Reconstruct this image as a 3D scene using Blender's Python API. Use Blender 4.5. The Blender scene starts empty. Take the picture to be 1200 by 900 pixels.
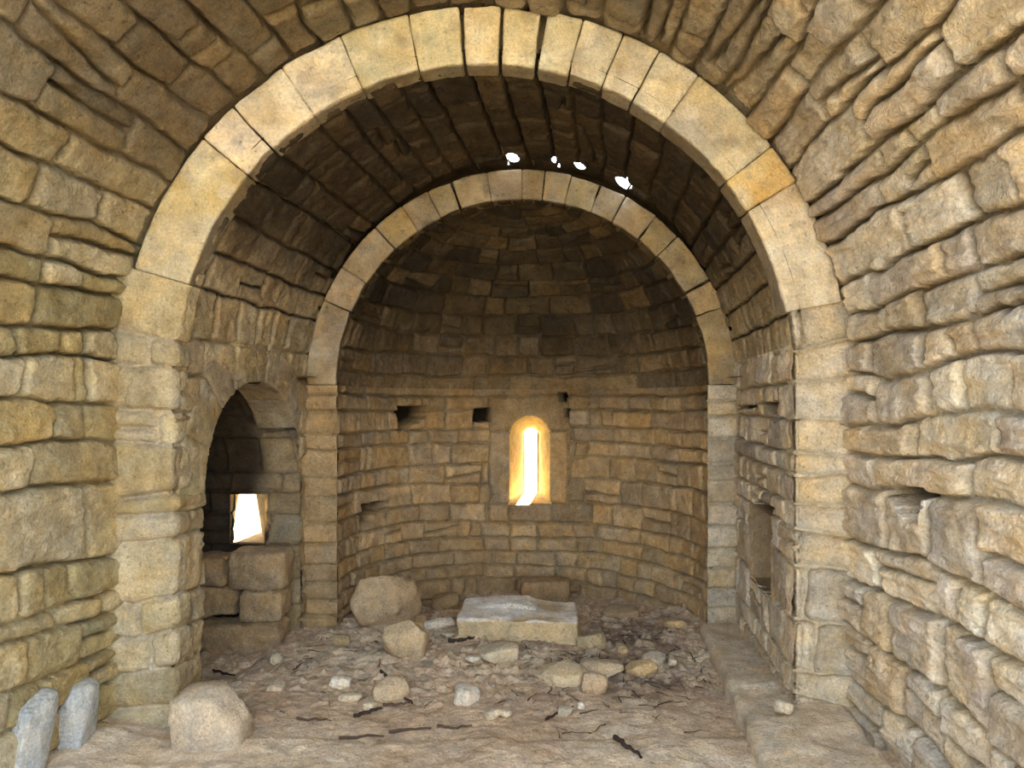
import bpy, bmesh, math, random
import numpy as np
from mathutils import Vector, Matrix, Euler
PI = math.pi
SKY, SUN, EXPO = 5.5, 90.0, 0.22
SC = bpy.context.scene
COL = SC.collection

# ------------------------------------------------------------------ masonry courses measured on the walls (metres)
nave_left_data = [[[[3.216,0.306],[3.523,0.278],[3.828,0.27],[4.015,0.258]],[[3.216,0.491],[3.828,0.442],[4.015,0.438]],[[3.216,0.703],[3.468,0.677],[3.986,0.635]],[[3.216,0.786],[3.363,0.769],[3.7,0.778],[4.015,0.754]],[[3.216,1.025],[3.657,0.987],[4.015,0.943]],[[3.216,1.38],[3.378,1.392],[3.484,1.393],[4.015,1.354]],[[3.216,1.573],[3.378,1.579],[3.523,1.596],[3.986,1.568]],[[3.216,1.796],[3.657,1.783],[4.015,1.779]],[[3.216,1.997],[3.522,2.02],[3.742,2.022],[4.014,1.998]],[[3.208,2.13],[3.404,2.145],[3.688,2.152],[3.994,2.201]],[[3.175,2.334],[3.397,2.336],[3.645,2.368],[3.902,2.381]],[[3.143,2.46],[3.374,2.475],[3.673,2.477],[3.96,2.485]],[[3.07,2.669],[3.35,2.665],[3.636,2.711],[3.899,2.7]],[[2.974,2.874],[3.284,2.897],[3.558,2.882],[3.791,2.903],[3.894,2.913]],[[2.871,3.053],[3.027,3.067],[3.262,3.063],[3.539,3.066],[3.843,3.096]],[[2.706,3.293],[2.825,3.283],[3.001,3.271],[3.251,3.269],[3.364,3.296],[3.521,3.294],[3.858,3.299]],[[2.83,3.469],[3.128,3.478],[3.349,3.482],[3.604,3.487],[3.912,3.525]],[[3.052,3.654],[3.154,3.653],[3.349,3.671],[3.527,3.67],[3.733,3.701],[3.944,3.716]],[[3.267,3.855],[3.481,3.868],[3.709,3.891],[3.967,3.908]],[[3.461,4.062],[3.637,4.081],[3.765,4.107],[3.984,4.114]],[[3.64,4.29],[3.819,4.266],[4.018,4.376]]],[[3.363,3.58,3.828],[3.441,3.763],[3.363,3.7],[3.523,3.895],[3.639],[3.731],[3.373],[3.523,3.743],[3.312,3.663,3.763],[3.28,3.575,3.745],[3.378],[3.381,3.64],[3.374],[3.612],[3.252],[3.006,3.542],[2.763,3.35],[3.18,3.584],[3.396,3.705],[3.785],[],[]]]
nave_right_data = [[[[3.064,0.184],[3.238,0.227],[3.505,0.265],[3.998,0.265]],[[2.721,0.432],[3.047,0.497],[3.386,0.527],[3.76,0.554],[3.998,0.571]],[[2.721,0.81],[2.957,0.831],[3.282,0.832],[3.578,0.823],[3.97,0.812]],[[2.721,1.008],[2.858,1.023],[3.301,1.071],[3.998,1.032]],[[2.721,1.389],[3.282,1.353],[3.578,1.357],[3.998,1.323]],[[2.721,1.562],[2.825,1.561],[3.238,1.522],[3.655,1.503],[3.998,1.511]],[[2.721,1.738],[3.047,1.752],[3.238,1.72],[3.556,1.678],[3.998,1.652]],[[2.721,1.968],[3.064,1.986],[3.301,1.933],[3.601,1.897],[3.97,1.957]],[[2.711,2.135],[3.229,2.121],[3.544,2.127],[3.96,2.11]],[[2.679,2.319],[3.256,2.302],[3.368,2.298],[3.672,2.261],[3.954,2.269]],[[2.625,2.504],[2.84,2.501],[3.309,2.472],[3.887,2.451]],[[2.528,2.732],[3.015,2.726],[3.459,2.725],[3.847,2.686]],[[2.442,2.889],[2.576,2.893],[2.843,2.907],[3.359,2.866],[3.739,2.864]],[[2.362,3.014],[2.531,3.025],[2.775,3.02],[2.946,2.994],[3.282,3.01],[3.72,2.957]],[[2.515,3.232],[2.645,3.213],[3.006,3.244],[3.277,3.237],[3.508,3.235],[3.836,3.186]],[[2.763,3.416],[3.13,3.416],[3.314,3.427],[3.833,3.391]],[[3.015,3.622],[3.245,3.587],[3.499,3.571],[3.869,3.581]],[[3.22,3.808],[3.55,3.777],[3.896,3.787]],[[3.384,3.976],[3.658,3.969],[3.937,3.987]]],[[3.366,3.655],[3.178,3.469,3.777],[2.858,3.178,3.578,3.819],[2.907,3.208,3.695],[2.907,3.238,3.578],[2.994,3.735],[2.825,3.414],[3.064,3.27,3.719],[2.954,3.286,3.749],[2.934,3.307,3.588],[3.267,3.672],[3.282],[2.997,3.393],[2.82,3.249],[2.655,3.268],[2.992,3.427],[3.437],[3.305],[],[]]]
pier_left_data = [[[[-2.174,0.099],[-1.906,0.123]],[[-2.141,0.288],[-1.906,0.335]],[[-2.08,0.49],[-1.892,0.537]],[[-2.127,0.678],[-1.906,0.725]],[[-2.174,1.017],[-1.774,1.055]],[[-2.188,1.168],[-1.774,1.191]],[[-2.207,1.262],[-1.939,1.29]],[[-2.235,1.568],[-1.939,1.549]],[[-2.245,1.746],[-1.878,1.737],[-1.774,1.714]],[[-2.235,1.991],[-2.033,1.991],[-1.751,1.972]],[[-2.221,2.17],[-2.0,2.146],[-1.845,2.132]],[[-2.268,2.382],[-1.906,2.302]],[[-2.188,2.532],[-1.939,2.452]]],[[],[],[-2.033],[-2.104],[],[],[],[-1.901],[-2.0],[-1.878],[-2.056],[],[],[]]]
pier_right_data = [[[[1.496,0.194],[1.826,0.099]],[[1.496,0.311],[1.826,0.288]],[[1.52,0.594],[1.826,0.546]],[[1.496,0.899],[1.826,0.862]],[[1.52,1.088],[1.826,1.05]],[[1.52,1.229],[1.826,1.21]],[[1.52,1.389],[1.826,1.389]],[[1.52,1.511],[1.826,1.488]],[[1.496,1.699],[1.826,1.69]],[[1.52,1.906],[1.826,1.911]],[[1.52,2.085],[1.826,2.123]],[[1.544,2.302],[1.802,2.335]]],[[],[],[1.614],[1.567],[],[],[],[],[],[],[],[1.581],[]]]
apse_rows = [[[-0.991,1.852],[-0.449,1.855],[0.769,1.87]],[[-1.184,1.714],[-0.449,1.727],[0.769,1.728]],[[-1.184,1.544],[-0.449,1.54],[0.769,1.561]],[[-1.184,1.407],[-0.449,1.404],[0.769,1.41]],[[-1.184,1.197],[-0.449,1.191],[0.769,1.277]],[[-1.184,1.028],[-0.449,0.987],[0.769,1.059]],[[-1.184,0.826],[-0.449,0.791],[0.769,0.808]],[[-1.184,0.665],[-0.103,0.585],[0.769,0.608]],[[-0.991,0.488],[-0.103,0.439],[0.769,0.457]],[[-0.991,0.348],[-0.103,0.294],[0.769,0.323]],[[-0.991,0.209],[-0.103,0.156],[0.769,0.156]],[[-0.991,0.086],[-0.103,0.027],[0.769,0.006]],[[-0.991,-0.103],[-0.103,-0.187],[0.769,-0.136]]]
apse_holes = [[[-1.315,1.746],[-1.019,1.745],[-1.038,1.664],[-1.284,1.555]],[[-0.475,1.719],[-0.327,1.727],[-0.327,1.616],[-0.475,1.617]],[[0.371,1.889],[0.449,1.889],[0.44,1.813],[0.379,1.821]],[[-1.836,0.879],[-1.497,0.875],[-1.658,0.78],[-1.809,0.63]],[[0.432,1.727],[0.484,1.728],[0.484,1.66],[0.432,1.659]]]
wall_right_holes = [[[4.835,1.781],[4.414,1.78],[4.414,1.682]],[[5.253,1.059],[4.479,1.154],[4.435,1.092],[4.967,1.051]],[[5.75,1.763],[4.967,1.776],[4.967,1.758],[5.75,1.743]]]
nave_right_hole = [[[3.594,1.356],[3.282,1.372],[3.301,1.261],[3.38,1.249]]]
wall_left_hole = [[[5.524,1.263],[5.76,1.363],[5.928,1.386],[5.809,1.216]]]

# ------------------------------------------------------------------ noise
def hsh(ix, iy, iz, seed):
    h = (ix.astype(np.int64) * 374761393 + iy.astype(np.int64) * 668265263 + iz.astype(np.int64) * 2147483647 + seed * 1274126177) & 0xffffffff
    h = ((h ^ (h >> 13)) * 1274126177) & 0xffffffff
    h = ((h ^ (h >> 16)) * 2246822519) & 0xffffffff
    return ((h ^ (h >> 15)) & 0xffffff) / float(0xffffff)
def vnoise(p, seed=0):
    f = np.floor(p); t = p - f; t = t * t * (3 - 2 * t); i = f.astype(np.int64)
    r = 0
    for dx in (0, 1):
        wx = t[:, 0] if dx else 1 - t[:, 0]
        for dy in (0, 1):
            wy = t[:, 1] if dy else 1 - t[:, 1]
            for dz in (0, 1):
                wz = t[:, 2] if dz else 1 - t[:, 2]
                r = r + wx * wy * wz * hsh(i[:, 0] + dx, i[:, 1] + dy, i[:, 2] + dz, seed)
    return r * 2 - 1
ROT = np.array([[.36, .48, -.8], [-.8, .6, 0], [.48, .64, .6]])
def fbm(p, f, octv=4, seed=0, gain=.5):
    a = 1.; s = 0; n = 0; q = p * f
    for k in range(octv):
        s = s + a * vnoise(q, seed + k * 17); n += a; a *= gain; q = (q @ ROT.T) * 2.03 + 5.3
    return s / n
def ridge(p, f, octv=3, seed=0):
    a = 1.; s = 0; n = 0; q = p * f
    for k in range(octv):
        s = s + a * (1 - 2 * np.abs(vnoise(q, seed + k * 31))); n += a; a *= .5; q = (q @ ROT.T) * 2.1 + 3.1
    return s / n
def sstep(a, b, x):
    t = np.clip((x - a) / (b - a), 0, 1); return t * t * (3 - 2 * t)
def hid(a, b, seed):
    z = np.zeros_like(a)
    return hsh(a, b, z, seed)

# ------------------------------------------------------------------ building blocks
def mesh_obj(name, verts, faces, mat, parent=None, col=None, smooth=True):
    me = bpy.data.meshes.new(name)
    verts = np.asarray(verts, dtype=np.float32)
    faces = np.asarray(faces, dtype=np.int32)
    me.vertices.add(len(verts)); me.vertices.foreach_set('co', verts.ravel())
    n = len(faces); w = faces.shape[1]
    me.loops.add(n * w); me.loops.foreach_set('vertex_index', faces.ravel())
    me.polygons.add(n)
    me.polygons.foreach_set('loop_start', np.arange(0, n * w, w, dtype=np.int32))
    me.polygons.foreach_set('loop_total', np.full(n, w, dtype=np.int32))
    me.polygons.foreach_set('use_smooth', np.full(n, smooth, dtype=bool))
    me.update(calc_edges=True); me.validate()
    if col is not None:
        a = me.color_attributes.new('stone_colour', 'FLOAT_COLOR', 'POINT')
        c4 = np.ones((len(verts), 4), dtype=np.float32); c4[:, :3] = col
        a.data.foreach_set('color', c4.ravel())
    me.materials.append(mat)
    o = bpy.data.objects.new(name, me); COL.objects.link(o)
    if parent: o.parent = parent
    return o
def tag(o, label, cat, group=None):
    o['label'] = label; o['category'] = cat
    if group: o['group'] = group
    return o
def struct(o, label=None):
    o['kind'] = 'structure'
    if label: o['label'] = label
    return o
def empty(name, loc=(0, 0, 0)):
    o = bpy.data.objects.new(name, None); COL.objects.link(o); o.location = loc; o.empty_display_size = .1
    return o

# ------------------------------------------------------------------ materials
def stone_material(name, bump=.9, fleck=.30, rough=.9, drift=(1.0, .88, .68, 1)):
    m = bpy.data.materials.new(name); m.use_nodes = True
    nt = m.node_tree; N = nt.nodes; L = nt.links
    b = N['Principled BSDF']; b.inputs['Roughness'].default_value = rough; b.inputs['Specular IOR Level'].default_value = .15
    at = N.new('ShaderNodeAttribute'); at.attribute_name = 'stone_colour'
    tc = N.new('ShaderNodeTexCoord')
    def noise(scale, det, ro=.6):
        n = N.new('ShaderNodeTexNoise'); n.inputs['Scale'].default_value = scale; n.inputs['Detail'].default_value = det; n.inputs['Roughness'].default_value = ro
        L.new(tc.outputs['Object'], n.inputs['Vector']); return n
    def ramp(src, lo, hi, c0, c1):
        r = N.new('ShaderNodeMapRange'); r.inputs['From Min'].default_value = lo; r.inputs['From Max'].default_value = hi
        r.inputs['To Min'].default_value = c0; r.inputs['To Max'].default_value = c1; L.new(src, r.inputs['Value']); return r
    n1 = noise(9, 8, .65); n2 = noise(70, 5, .7); n3 = noise(28, 6, .7)
    r1 = ramp(n1.outputs['Fac'], .3, .7, 1 - fleck, 1 + fleck)
    r2 = ramp(n2.outputs['Fac'], .3, .7, 1 - fleck * .9, 1 + fleck * .9)
    mu = N.new('ShaderNodeMath'); mu.operation = 'MULTIPLY'; L.new(r1.outputs[0], mu.inputs[0]); L.new(r2.outputs[0], mu.inputs[1])
    # dark pits
    r3 = ramp(n3.outputs['Fac'], .30, .42, .5, 1.0)
    mu2 = N.new('ShaderNodeMath'); mu2.operation = 'MULTIPLY'; L.new(mu.outputs[0], mu2.inputs[0]); L.new(r3.outputs[0], mu2.inputs[1])
    vm = N.new('ShaderNodeVectorMath'); vm.operation = 'SCALE'; L.new(at.outputs['Color'], vm.inputs[0]); L.new(mu2.outputs[0], vm.inputs['Scale'])
    # hue drift between ochre and grey
    n4 = noise(5.5, 6, .6)
    r4 = ramp(n4.outputs['Fac'], .38, .66, 0., 1.)
    mx = N.new('ShaderNodeMix'); mx.data_type = 'RGBA'; mx.blend_type = 'MULTIPLY'
    L.new(r4.outputs[0], mx.inputs['Factor']); L.new(vm.outputs[0], mx.inputs['A']); mx.inputs['B'].default_value = drift
    n5 = noise(3.7, 7, .62); r5 = ramp(n5.outputs['Fac'], .46, .68, 0., 1.)
    mx2 = N.new('ShaderNodeMix'); mx2.data_type = 'RGBA'; mx2.blend_type = 'MULTIPLY'
    L.new(r5.outputs[0], mx2.inputs['Factor']); L.new(mx.outputs['Result'], mx2.inputs['A']); mx2.inputs['B'].default_value = (.95, .94, .98, 1)
    n6 = noise(160, 3, .6)
    L.new(mx2.outputs['Result'], b.inputs['Base Color'])
    bp = N.new('ShaderNodeBump'); bp.inputs['Strength'].default_value = bump; bp.inputs['Distance'].default_value = .012
    ad = N.new('ShaderNodeMath'); ad.operation = 'MULTIPLY_ADD'; L.new(n3.outputs['Fac'], ad.inputs[0]); ad.inputs[1].default_value = 1.4; L.new(n2.outputs['Fac'], ad.inputs[2])
    ad2 = N.new('ShaderNodeMath'); ad2.operation = 'MULTIPLY_ADD'; L.new(n6.outputs['Fac'], ad2.inputs[0]); ad2.inputs[1].default_value = .4; L.new(ad.outputs[0], ad2.inputs[2])
    L.new(ad2.outputs[0], bp.inputs['Height']); L.new(bp.outputs['Normal'], b.inputs['Normal'])
    return m
MST = stone_material('weathered_limestone')
MRING = stone_material('dressed_limestone', bump=.7, fleck=.25)
MDARK = stone_material('soot_stained_stone', bump=.8, fleck=.35)
MFL = stone_material('trodden_earth', bump=1.0, fleck=.30, drift=(1.0, .93, .82, 1))
MROCK = stone_material('loose_stone', bump=.9, fleck=.28, drift=(1.0, .91, .76, 1))
def plain(name, c, rough=.9):
    m = bpy.data.materials.new(name); m.use_nodes = True
    N = m.node_tree.nodes; L = m.node_tree.links; b = N['Principled BSDF']; b.inputs['Roughness'].default_value = rough; b.inputs['Specular IOR Level'].default_value = .1
    tc = N.new('ShaderNodeTexCoord'); n = N.new('ShaderNodeTexNoise'); n.inputs['Scale'].default_value = 40; n.inputs['Detail'].default_value = 5
    L.new(tc.outputs['Object'], n.inputs['Vector'])
    r = N.new('ShaderNodeValToRGB'); r.color_ramp.elements[0].color = (c[0] * .5, c[1] * .5, c[2] * .5, 1); r.color_ramp.elements[1].color = (c[0] * 1.4, c[1] * 1.4, c[2] * 1.4, 1)
    L.new(n.outputs['Fac'], r.inputs['Fac']); L.new(r.outputs['Color'], b.inputs['Base Color'])
    return m
MTWIG = plain('dead_wood', (.09, .055, .04))
MBRANCH = plain('dark_bark', (.05, .035, .028))

# ------------------------------------------------------------------ masonry height field
class Courses:
    """courses: boundaries v_k(u) from low to high, and joints per course (one list below, between and above them)"""
    def __init__(s, bounds, joints=None, u0=0, u1=1, seed=1, wmin=.25, wmax=.5, fill=None, jit=.0):
        rnd = random.Random(seed)
        s.b = [([p[0] for p in q], [p[1] for p in q]) for q in bounds]
        s.j = []
        n = len(s.b) + 1
        for k in range(n):
            js = list(joints[k]) if joints and k < len(joints) else []
            if not js:
                u = u0 - rnd.uniform(0, wmax)
                while u < u1 + wmax:
                    js.append(u); u += rnd.uniform(wmin, wmax)
            elif fill:
                u = min(js) - rnd.uniform(wmin, wmax)
                while u > u0 - .3: js.append(u); u -= rnd.uniform(wmin, wmax)
            s.j.append(np.array(sorted(js)))
        s.seed = seed
def masonry(P, U, V, C, pr):
    """P = base points (for noise), returns height, stone id hash arrays, mortar mask"""
    sd = C.seed
    wa = pr.get('warp', .014)
    Uw = U + fbm(P, 5.5, 3, sd + 1) * wa * 1.3 + fbm(P, 22, 2, sd + 2) * wa * .45
    Vw = V + fbm(P, 4.5, 3, sd + 3) * wa + fbm(P, 20, 2, sd + 4) * wa * .4
    K = len(C.b)
    B = np.empty((K + 2, len(U)))
    B[0] = -50; B[-1] = 50
    for k, (bu, bv) in enumerate(C.b): B[k + 1] = np.interp(Uw, bu, bv)
    idx = np.clip((B[1:-1] < Vw).sum(0), 0, K)
    ar = np.arange(len(U))
    dlo = Vw - B[idx, ar]; dhi = B[idx + 1, ar] - Vw
    a = np.minimum(dlo, dhi)
    hgt = np.minimum(dlo + dhi, 1)
    b = np.full(len(U), 9.); jid = np.zeros(len(U), dtype=np.int64); cu = np.array(Uw)
    for k in range(K + 1):
        m = idx == k
        if not m.any(): continue
        j = C.j[k]
        if len(j) == 0: continue
        sl = (hid(np.arange(len(j)), np.full(len(j), k), sd + 9) - .5) * pr.get('slant', .25)
        u = Uw[m]; v = (dlo[m] - dhi[m]) / 2
        q = np.searchsorted(j, u)
        best = np.full(len(u), 9.)
        jj = q.copy()
        for off in (-1, 0):
            t = np.clip(q + off, 0, len(j) - 1)
            d = u - (j[t] + sl[t] * v)
            best = np.minimum(best, np.abs(d))
        t = np.clip(q - 1, 0, len(j) - 1); jj = np.where((q > 0) & (u < j[t] + sl[t] * v), jj - 1, jj)
        t = np.clip(q, 0, len(j) - 1); jj = np.where((q < len(j)) & (u > j[t] + sl[t] * v), jj + 1, jj)
        b[m] = best; jid[m] = jj
        lo = j[np.clip(jj - 1, 0, len(j) - 1)]; hi = j[np.clip(jj, 0, len(j) - 1)]
        cu[m] = (lo + hi) / 2
    b = b * pr.get('jscale', 1)
    r = pr.get('round', .035)
    inner = (a < r) & (b < r)
    d = np.where(inner, r - np.sqrt((r - np.clip(a, -1, r)) ** 2 + (r - np.clip(b, -1, r)) ** 2), np.minimum(a, b))
    # rectangular special stones (u0,u1,v0,v1)
    sid1 = idx.astype(np.int64); sid2 = jid
    for n, (x0, x1, y0, y1) in enumerate(pr.get('patch', [])):
        aa = np.minimum(Uw - x0, x1 - Uw); bb = np.minimum(Vw - y0, y1 - Vw)
        m = (aa > -.012) & (bb > -.012)
        dd = np.minimum(aa, bb)
        d = np.where(m, np.maximum(dd, 0), d); sid1 = np.where(m, 900 + n, sid1); sid2 = np.where(m, 900, sid2)
        cu = np.where(m, (x0 + x1) / 2, cu)
    h1 = hid(sid1, sid2, sd + 21); h2 = hid(sid1, sid2, sd + 22); h3 = hid(sid1, sid2, sd + 23); h4 = hid(sid1, sid2, sd + 24)
    g = pr.get('gap', .006) * (1 + .8 * fbm(P, 7, 2, sd + 5))
    w = pr.get('soft', .012)
    H = pr.get('H', .035)
    e = np.clip(d - g, 0, 1)
    prof = 1 - np.exp(-e / w)
    vc = (dlo - dhi) / 2
    stone = H * prof + (pr.get('off', .016) * (h1 - .5) * 2 + pr.get('tilt', .10) * (h2 - .5) * np.clip(vc, -.2, .2) + pr.get('tilt', .10) * .6 * (h3 - .5) * np.clip(Uw - cu, -.3, .3)) * np.clip(prof * 1.2, 0, 1)
    if pr.get('split', .12) > 0:               # some courses are made up of thinner pieces
        sp = hid(sid1, sid2, sd + 41); sc = hid(sid1, sid2, sd + 42); so = (hid(sid1, sid2, sd + 43) - .5) * .06
        vc0 = (dlo - dhi) / 2 - so + (sc - .5) * .3 * (Uw - cu)
        m = (sp < pr.get('split', .12)) & (dlo + dhi > .155)
        d = np.where(m, np.minimum(d, np.abs(vc0)), d)
        sid1 = np.where(m & (vc0 > 0), sid1 + 400, sid1)
        uc0 = Uw - cu + (sc - .5) * .5 * (dlo - dhi) / 2
        m = (sp > 1 - pr.get('split', .12)) & (b < 9)
        d = np.where(m, np.minimum(d, np.abs(uc0)), d)
        sid2 = np.where(m & (uc0 > 0), sid2 + 400, sid2)
        h1 = hid(sid1, sid2, sd + 21); h2 = hid(sid1, sid2, sd + 22); h3 = hid(sid1, sid2, sd + 23); h4 = hid(sid1, sid2, sd + 24)
        g = pr.get('gap', .006) * (1 + .8 * fbm(P, 7, 2, sd + 5)); e = np.clip(d - g, 0, 1); prof = 1 - np.exp(-e / w)
        stone = H * prof + (pr.get('off', .016) * (h1 - .5) * 2 + pr.get('tilt', .10) * (h2 - .5) * np.clip(vc, -.2, .2) + pr.get('tilt', .10) * .6 * (h3 - .5) * np.clip(Uw - cu, -.3, .3)) * np.clip(prof * 1.2, 0, 1)
    rough = pr.get('rough', .010)
    Pq = P * np.array(pr.get('an', (1, 1, 1))) + np.stack([h3, h4, h1], 1) * 7
    stone = stone + prof * rough * (fbm(Pq, 8, 5, sd + 6, .6) + .55 * ridge(Pq, 17, 3, sd + 7))
    if pr.get('strata'):                       # horizontally bedded, flaky faces
        Ps = Pq * np.array([1.5, 1.5, 9.])
        stone = stone + prof * pr['strata'] * ridge(Ps, 2.2, 3, sd + 8) * (.4 + h4)
    gapm = 1 - sstep(g * .8, g * 1.8 + .004, d)
    crk = hid(sid1, sid2 * 3 + 1, sd + 30)
    deep = pr.get('deep', .02) * (.3 + .9 * sstep(-.25, .5, fbm(P, 2.6, 2, sd + 31)))
    h = stone - gapm * deep
    for k, wd, dp in pr.get('cracks', []):     # opened joints along a course line
        dk = np.abs(Vw - B[k + 1]) + .004 * fbm(P, 9, 2, sd + 33)
        c = 1 - sstep(wd * .6, wd * 1.2, dk); h = h - c * dp
    return h, (h1, h2, h3, h4), gapm, prof, (sid1, sid2)
def in_poly(U, V, poly):
    c = np.zeros(len(U), bool); n = len(poly)
    for i in range(n):
        x0, y0 = poly[i]; x1, y1 = poly[(i + 1) % n]
        if y0 == y1: continue
        t = ((y0 > V) != (y1 > V)) & (U < (x1 - x0) * (V - y0) / (y1 - y0) + x0)
        c ^= t
    return c
def palette(cols, h1, h2, h3, amp=.18):
    cols = np.array(cols); n = len(cols)
    i = np.minimum((h1 * n).astype(int), n - 1)
    j = np.minimum((h3 * n).astype(int), n - 1)
    c = cols[i] * .65 + cols[j] * .35
    return c * (1 + (h2[:, None] - .5) * 2 * amp)
def surface(name, fn, us, vs, C, pr, mat, cols, mortar, mask=None, holes=None, post=None, flip=False, amp=.18, tint=None):
    """fn(U,V)->(N,3); the normal is taken from finite differences; flip picks the room side"""
    nu, nv = len(us), len(vs)
    U, V = np.meshgrid(us, vs, indexing='ij'); U = U.ravel(); V = V.ravel()
    P = fn(U, V); e = 1e-3
    n = np.cross(fn(U + e, V) - P, fn(U, V + e) - P); n /= np.linalg.norm(n, axis=1)[:, None] + 1e-12
    if flip: n = -n
    h, H, gapm, prof, ids = masonry(P, U, V, C, pr)
    if holes:
        holes = [([(sum(p[0] for p in q) / len(q) + (a - sum(p[0] for p in q) / len(q)) * 1.25, sum(p[1] for p in q) / len(q) + (b_ - sum(p[1] for p in q) / len(q)) * 1.35) for a, b_ in q], dep) for q, dep in holes]
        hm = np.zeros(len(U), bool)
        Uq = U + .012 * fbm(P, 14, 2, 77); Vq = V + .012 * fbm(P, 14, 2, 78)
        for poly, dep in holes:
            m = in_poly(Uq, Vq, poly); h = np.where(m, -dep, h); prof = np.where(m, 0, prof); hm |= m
    c = palette(cols, H[0], H[1], H[2], amp)
    big = fbm(P, 1.7, 3, C.seed + 50)[:, None]
    c = c * (1 + .16 * big)
    mo = np.array(mortar)[None, :] * (1 + .2 * fbm(P, 11, 3, C.seed + 51)[:, None])
    k = np.clip(prof * 1.15, 0, 1)[:, None] ** .8
    c = mo * (1 - k) + c * k
    if tint: c = tint(P, U, V, c, H)
    if holes: c = np.where(hm[:, None], c * .1, c)      # shade inside the sockets, painted by darkening their stone colour
    if post: h = post(P, U, V, h)
    Q = P + n * h[:, None]
    ii = (np.arange(nu - 1)[:, None] * nv + np.arange(nv - 1)[None, :]).ravel()
    F = np.stack([ii, ii + nv, ii + nv + 1, ii + 1], 1)
    if flip: F = F[:, ::-1]
    if mask is not None:
        um = (U[F[:, 0]] + U[F[:, 2]]) / 2; vm = (V[F[:, 0]] + V[F[:, 2]]) / 2
        keep = ~mask(um, vm); F = F[keep]
        used = np.zeros(len(Q), bool); used[F.ravel()] = True
        re = np.cumsum(used) - 1; F = re[F]; Q = Q[used]; c = c[used]
    return mesh_obj(name, Q, F, mat, col=np.clip(c, .005, .95))
def steps(*spans):
    """spans (a, b, step)"""
    out = []
    for a, b, s in spans:
        n = max(2, int(round((b - a) / s)) + 1); t = np.linspace(a, b, n)
        out.append(t if not out else t[1:])
    return np.concatenate(out)

# rounded stone block: half sizes (metres), edge radius, displaced, then mapped
OUT = stone_material('outer_masonry', bump=.2)
def outer(name, quads_or, F=None):
    Q = np.array(quads_or, float)
    return struct(mesh_obj(name, Q, F, OUT, col=np.tile((.3, .25, .18), (len(Q), 1)), smooth=False))
def block_mesh(hx, hy, hz, r, cell, noise=.006, seed=0, fmap=None, freq=9, chip=0):
    vs = []; fs = []; off = 0
    ax = [hx, hy, hz]
    for d in range(3):
        a, b = (d + 1) % 3, (d + 2) % 3
        na = max(3, int(2 * ax[a] / cell)); nb = max(3, int(2 * ax[b] / cell))
        ta = np.linspace(-1, 1, na + 1); tb = np.linspace(-1, 1, nb + 1)
        A, Bq = np.meshgrid(ta, tb, indexing='ij')
        for sg in (-1, 1):
            q = np.empty((A.size, 3)); q[:, a] = A.ravel() * ax[a]; q[:, b] = Bq.ravel() * ax[b]; q[:, d] = sg * ax[d]
            vs.append(q)
            ii = (np.arange(na)[:, None] * (nb + 1) + np.arange(nb)[None, :]).ravel()
            f = np.stack([ii, ii + nb + 1, ii + nb + 2, ii + 1], 1)
            if sg < 0: f = f[:, ::-1]
            fs.append(f + off); off += len(q)
    Q = np.concatenate(vs); F = np.concatenate(fs)
    hv = np.array(ax)
    inner = np.clip(Q, -(hv - r), hv - r)
    D = Q - inner; Ln = np.linalg.norm(D, axis=1)[:, None]; N = D / np.maximum(Ln, 1e-9)
    Q = inner + N * r
    # weld the seams
    key = np.round(Q / 1e-5).astype(np.int64)
    _, first, inv = np.unique(key, axis=0, return_index=True, return_inverse=True)
    inv = inv.ravel(); Q = Q[first]; N = N[first]; F = inv[F]
    sh = np.array([seed * 1.37 % 50, seed * 2.11 % 50, seed * .73 % 50])
    dsp = noise * (fbm(Q + sh, freq, 4, seed, .55) + .35 * ridge(Q + sh, freq * 2, 3, seed + 3))
    if chip: 
        cn = fbm(Q + sh, 3.3, 2, seed + 9); dsp = dsp - chip * sstep(.1, .5, cn) * (Ln[first][:, 0] > 0)
    Q = Q + N * dsp[:, None]
    if fmap is not None: Q = fmap(Q)
    return Q, F
def stone_tint(Q, base, seed, var=.15, stain=None):
    c = np.array(base)[None, :] * (1 + var * fbm(Q, 4, 4, seed)[:, None])
    if stain is not None:
        k = sstep(.05, .45, fbm(Q, 3.1, 3, seed + 5))[:, None] * .7
        c = c * (1 - k) + np.array(stain)[None, :] * k
    return np.clip(c, .01, .95)

# ------------------------------------------------------------------ the chapel's shape
ZS = 1.96                                   # springing of nave and choir vaults
def nave_c(y): return -.21 - .0225 * (4 - y)
def nave_r(y): return 2.035 + .0675 * (4 - y)
def nave_left(U, V):
    c = nave_c(U); R = nave_r(U); th = np.clip((V - ZS) / 2.1, 0, 9)
    return np.stack([c - R * np.cos(th), U, np.where(V < ZS, V, ZS + R * np.sin(th))], 1)
def nave_right(U, V):
    c = nave_c(U); R = nave_r(U); th = np.clip((V - ZS) / 2.1, 0, 9)
    return np.stack([c + R * np.cos(th), U, np.where(V < ZS, V, ZS + R * np.sin(th))], 1)
RC = 1.735
def choir_c(y): return -.21 + (y - 4) * .111
def choir(U, V):                            # V: 0..pi*RC from the left springing over the crown; below 0 the left wall, above pi*RC the right wall
    c = choir_c(U); th = np.clip(V / RC, 0, PI)
    z = ZS + RC * np.sin(th)
    z = np.where(V < 0, ZS + V, np.where(V > PI * RC, ZS - (V - PI * RC), z))
    return np.stack([c - RC * np.cos(th), U, z], 1)
AC = (0., 5.8); AR = 1.5; AZS = 1.93
def apse_wall(U, V):
    a = U / AR
    return np.stack([AR * np.sin(a), AC[1] + AR * np.cos(a), V], 1)
def conch(U, V):
    a = U / AR; f = V / AR
    return np.stack([AR * np.sin(a) * np.cos(f), AC[1] + AR * np.cos(a) * np.cos(f), AZS + AR * np.sin(f)], 1)

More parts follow.
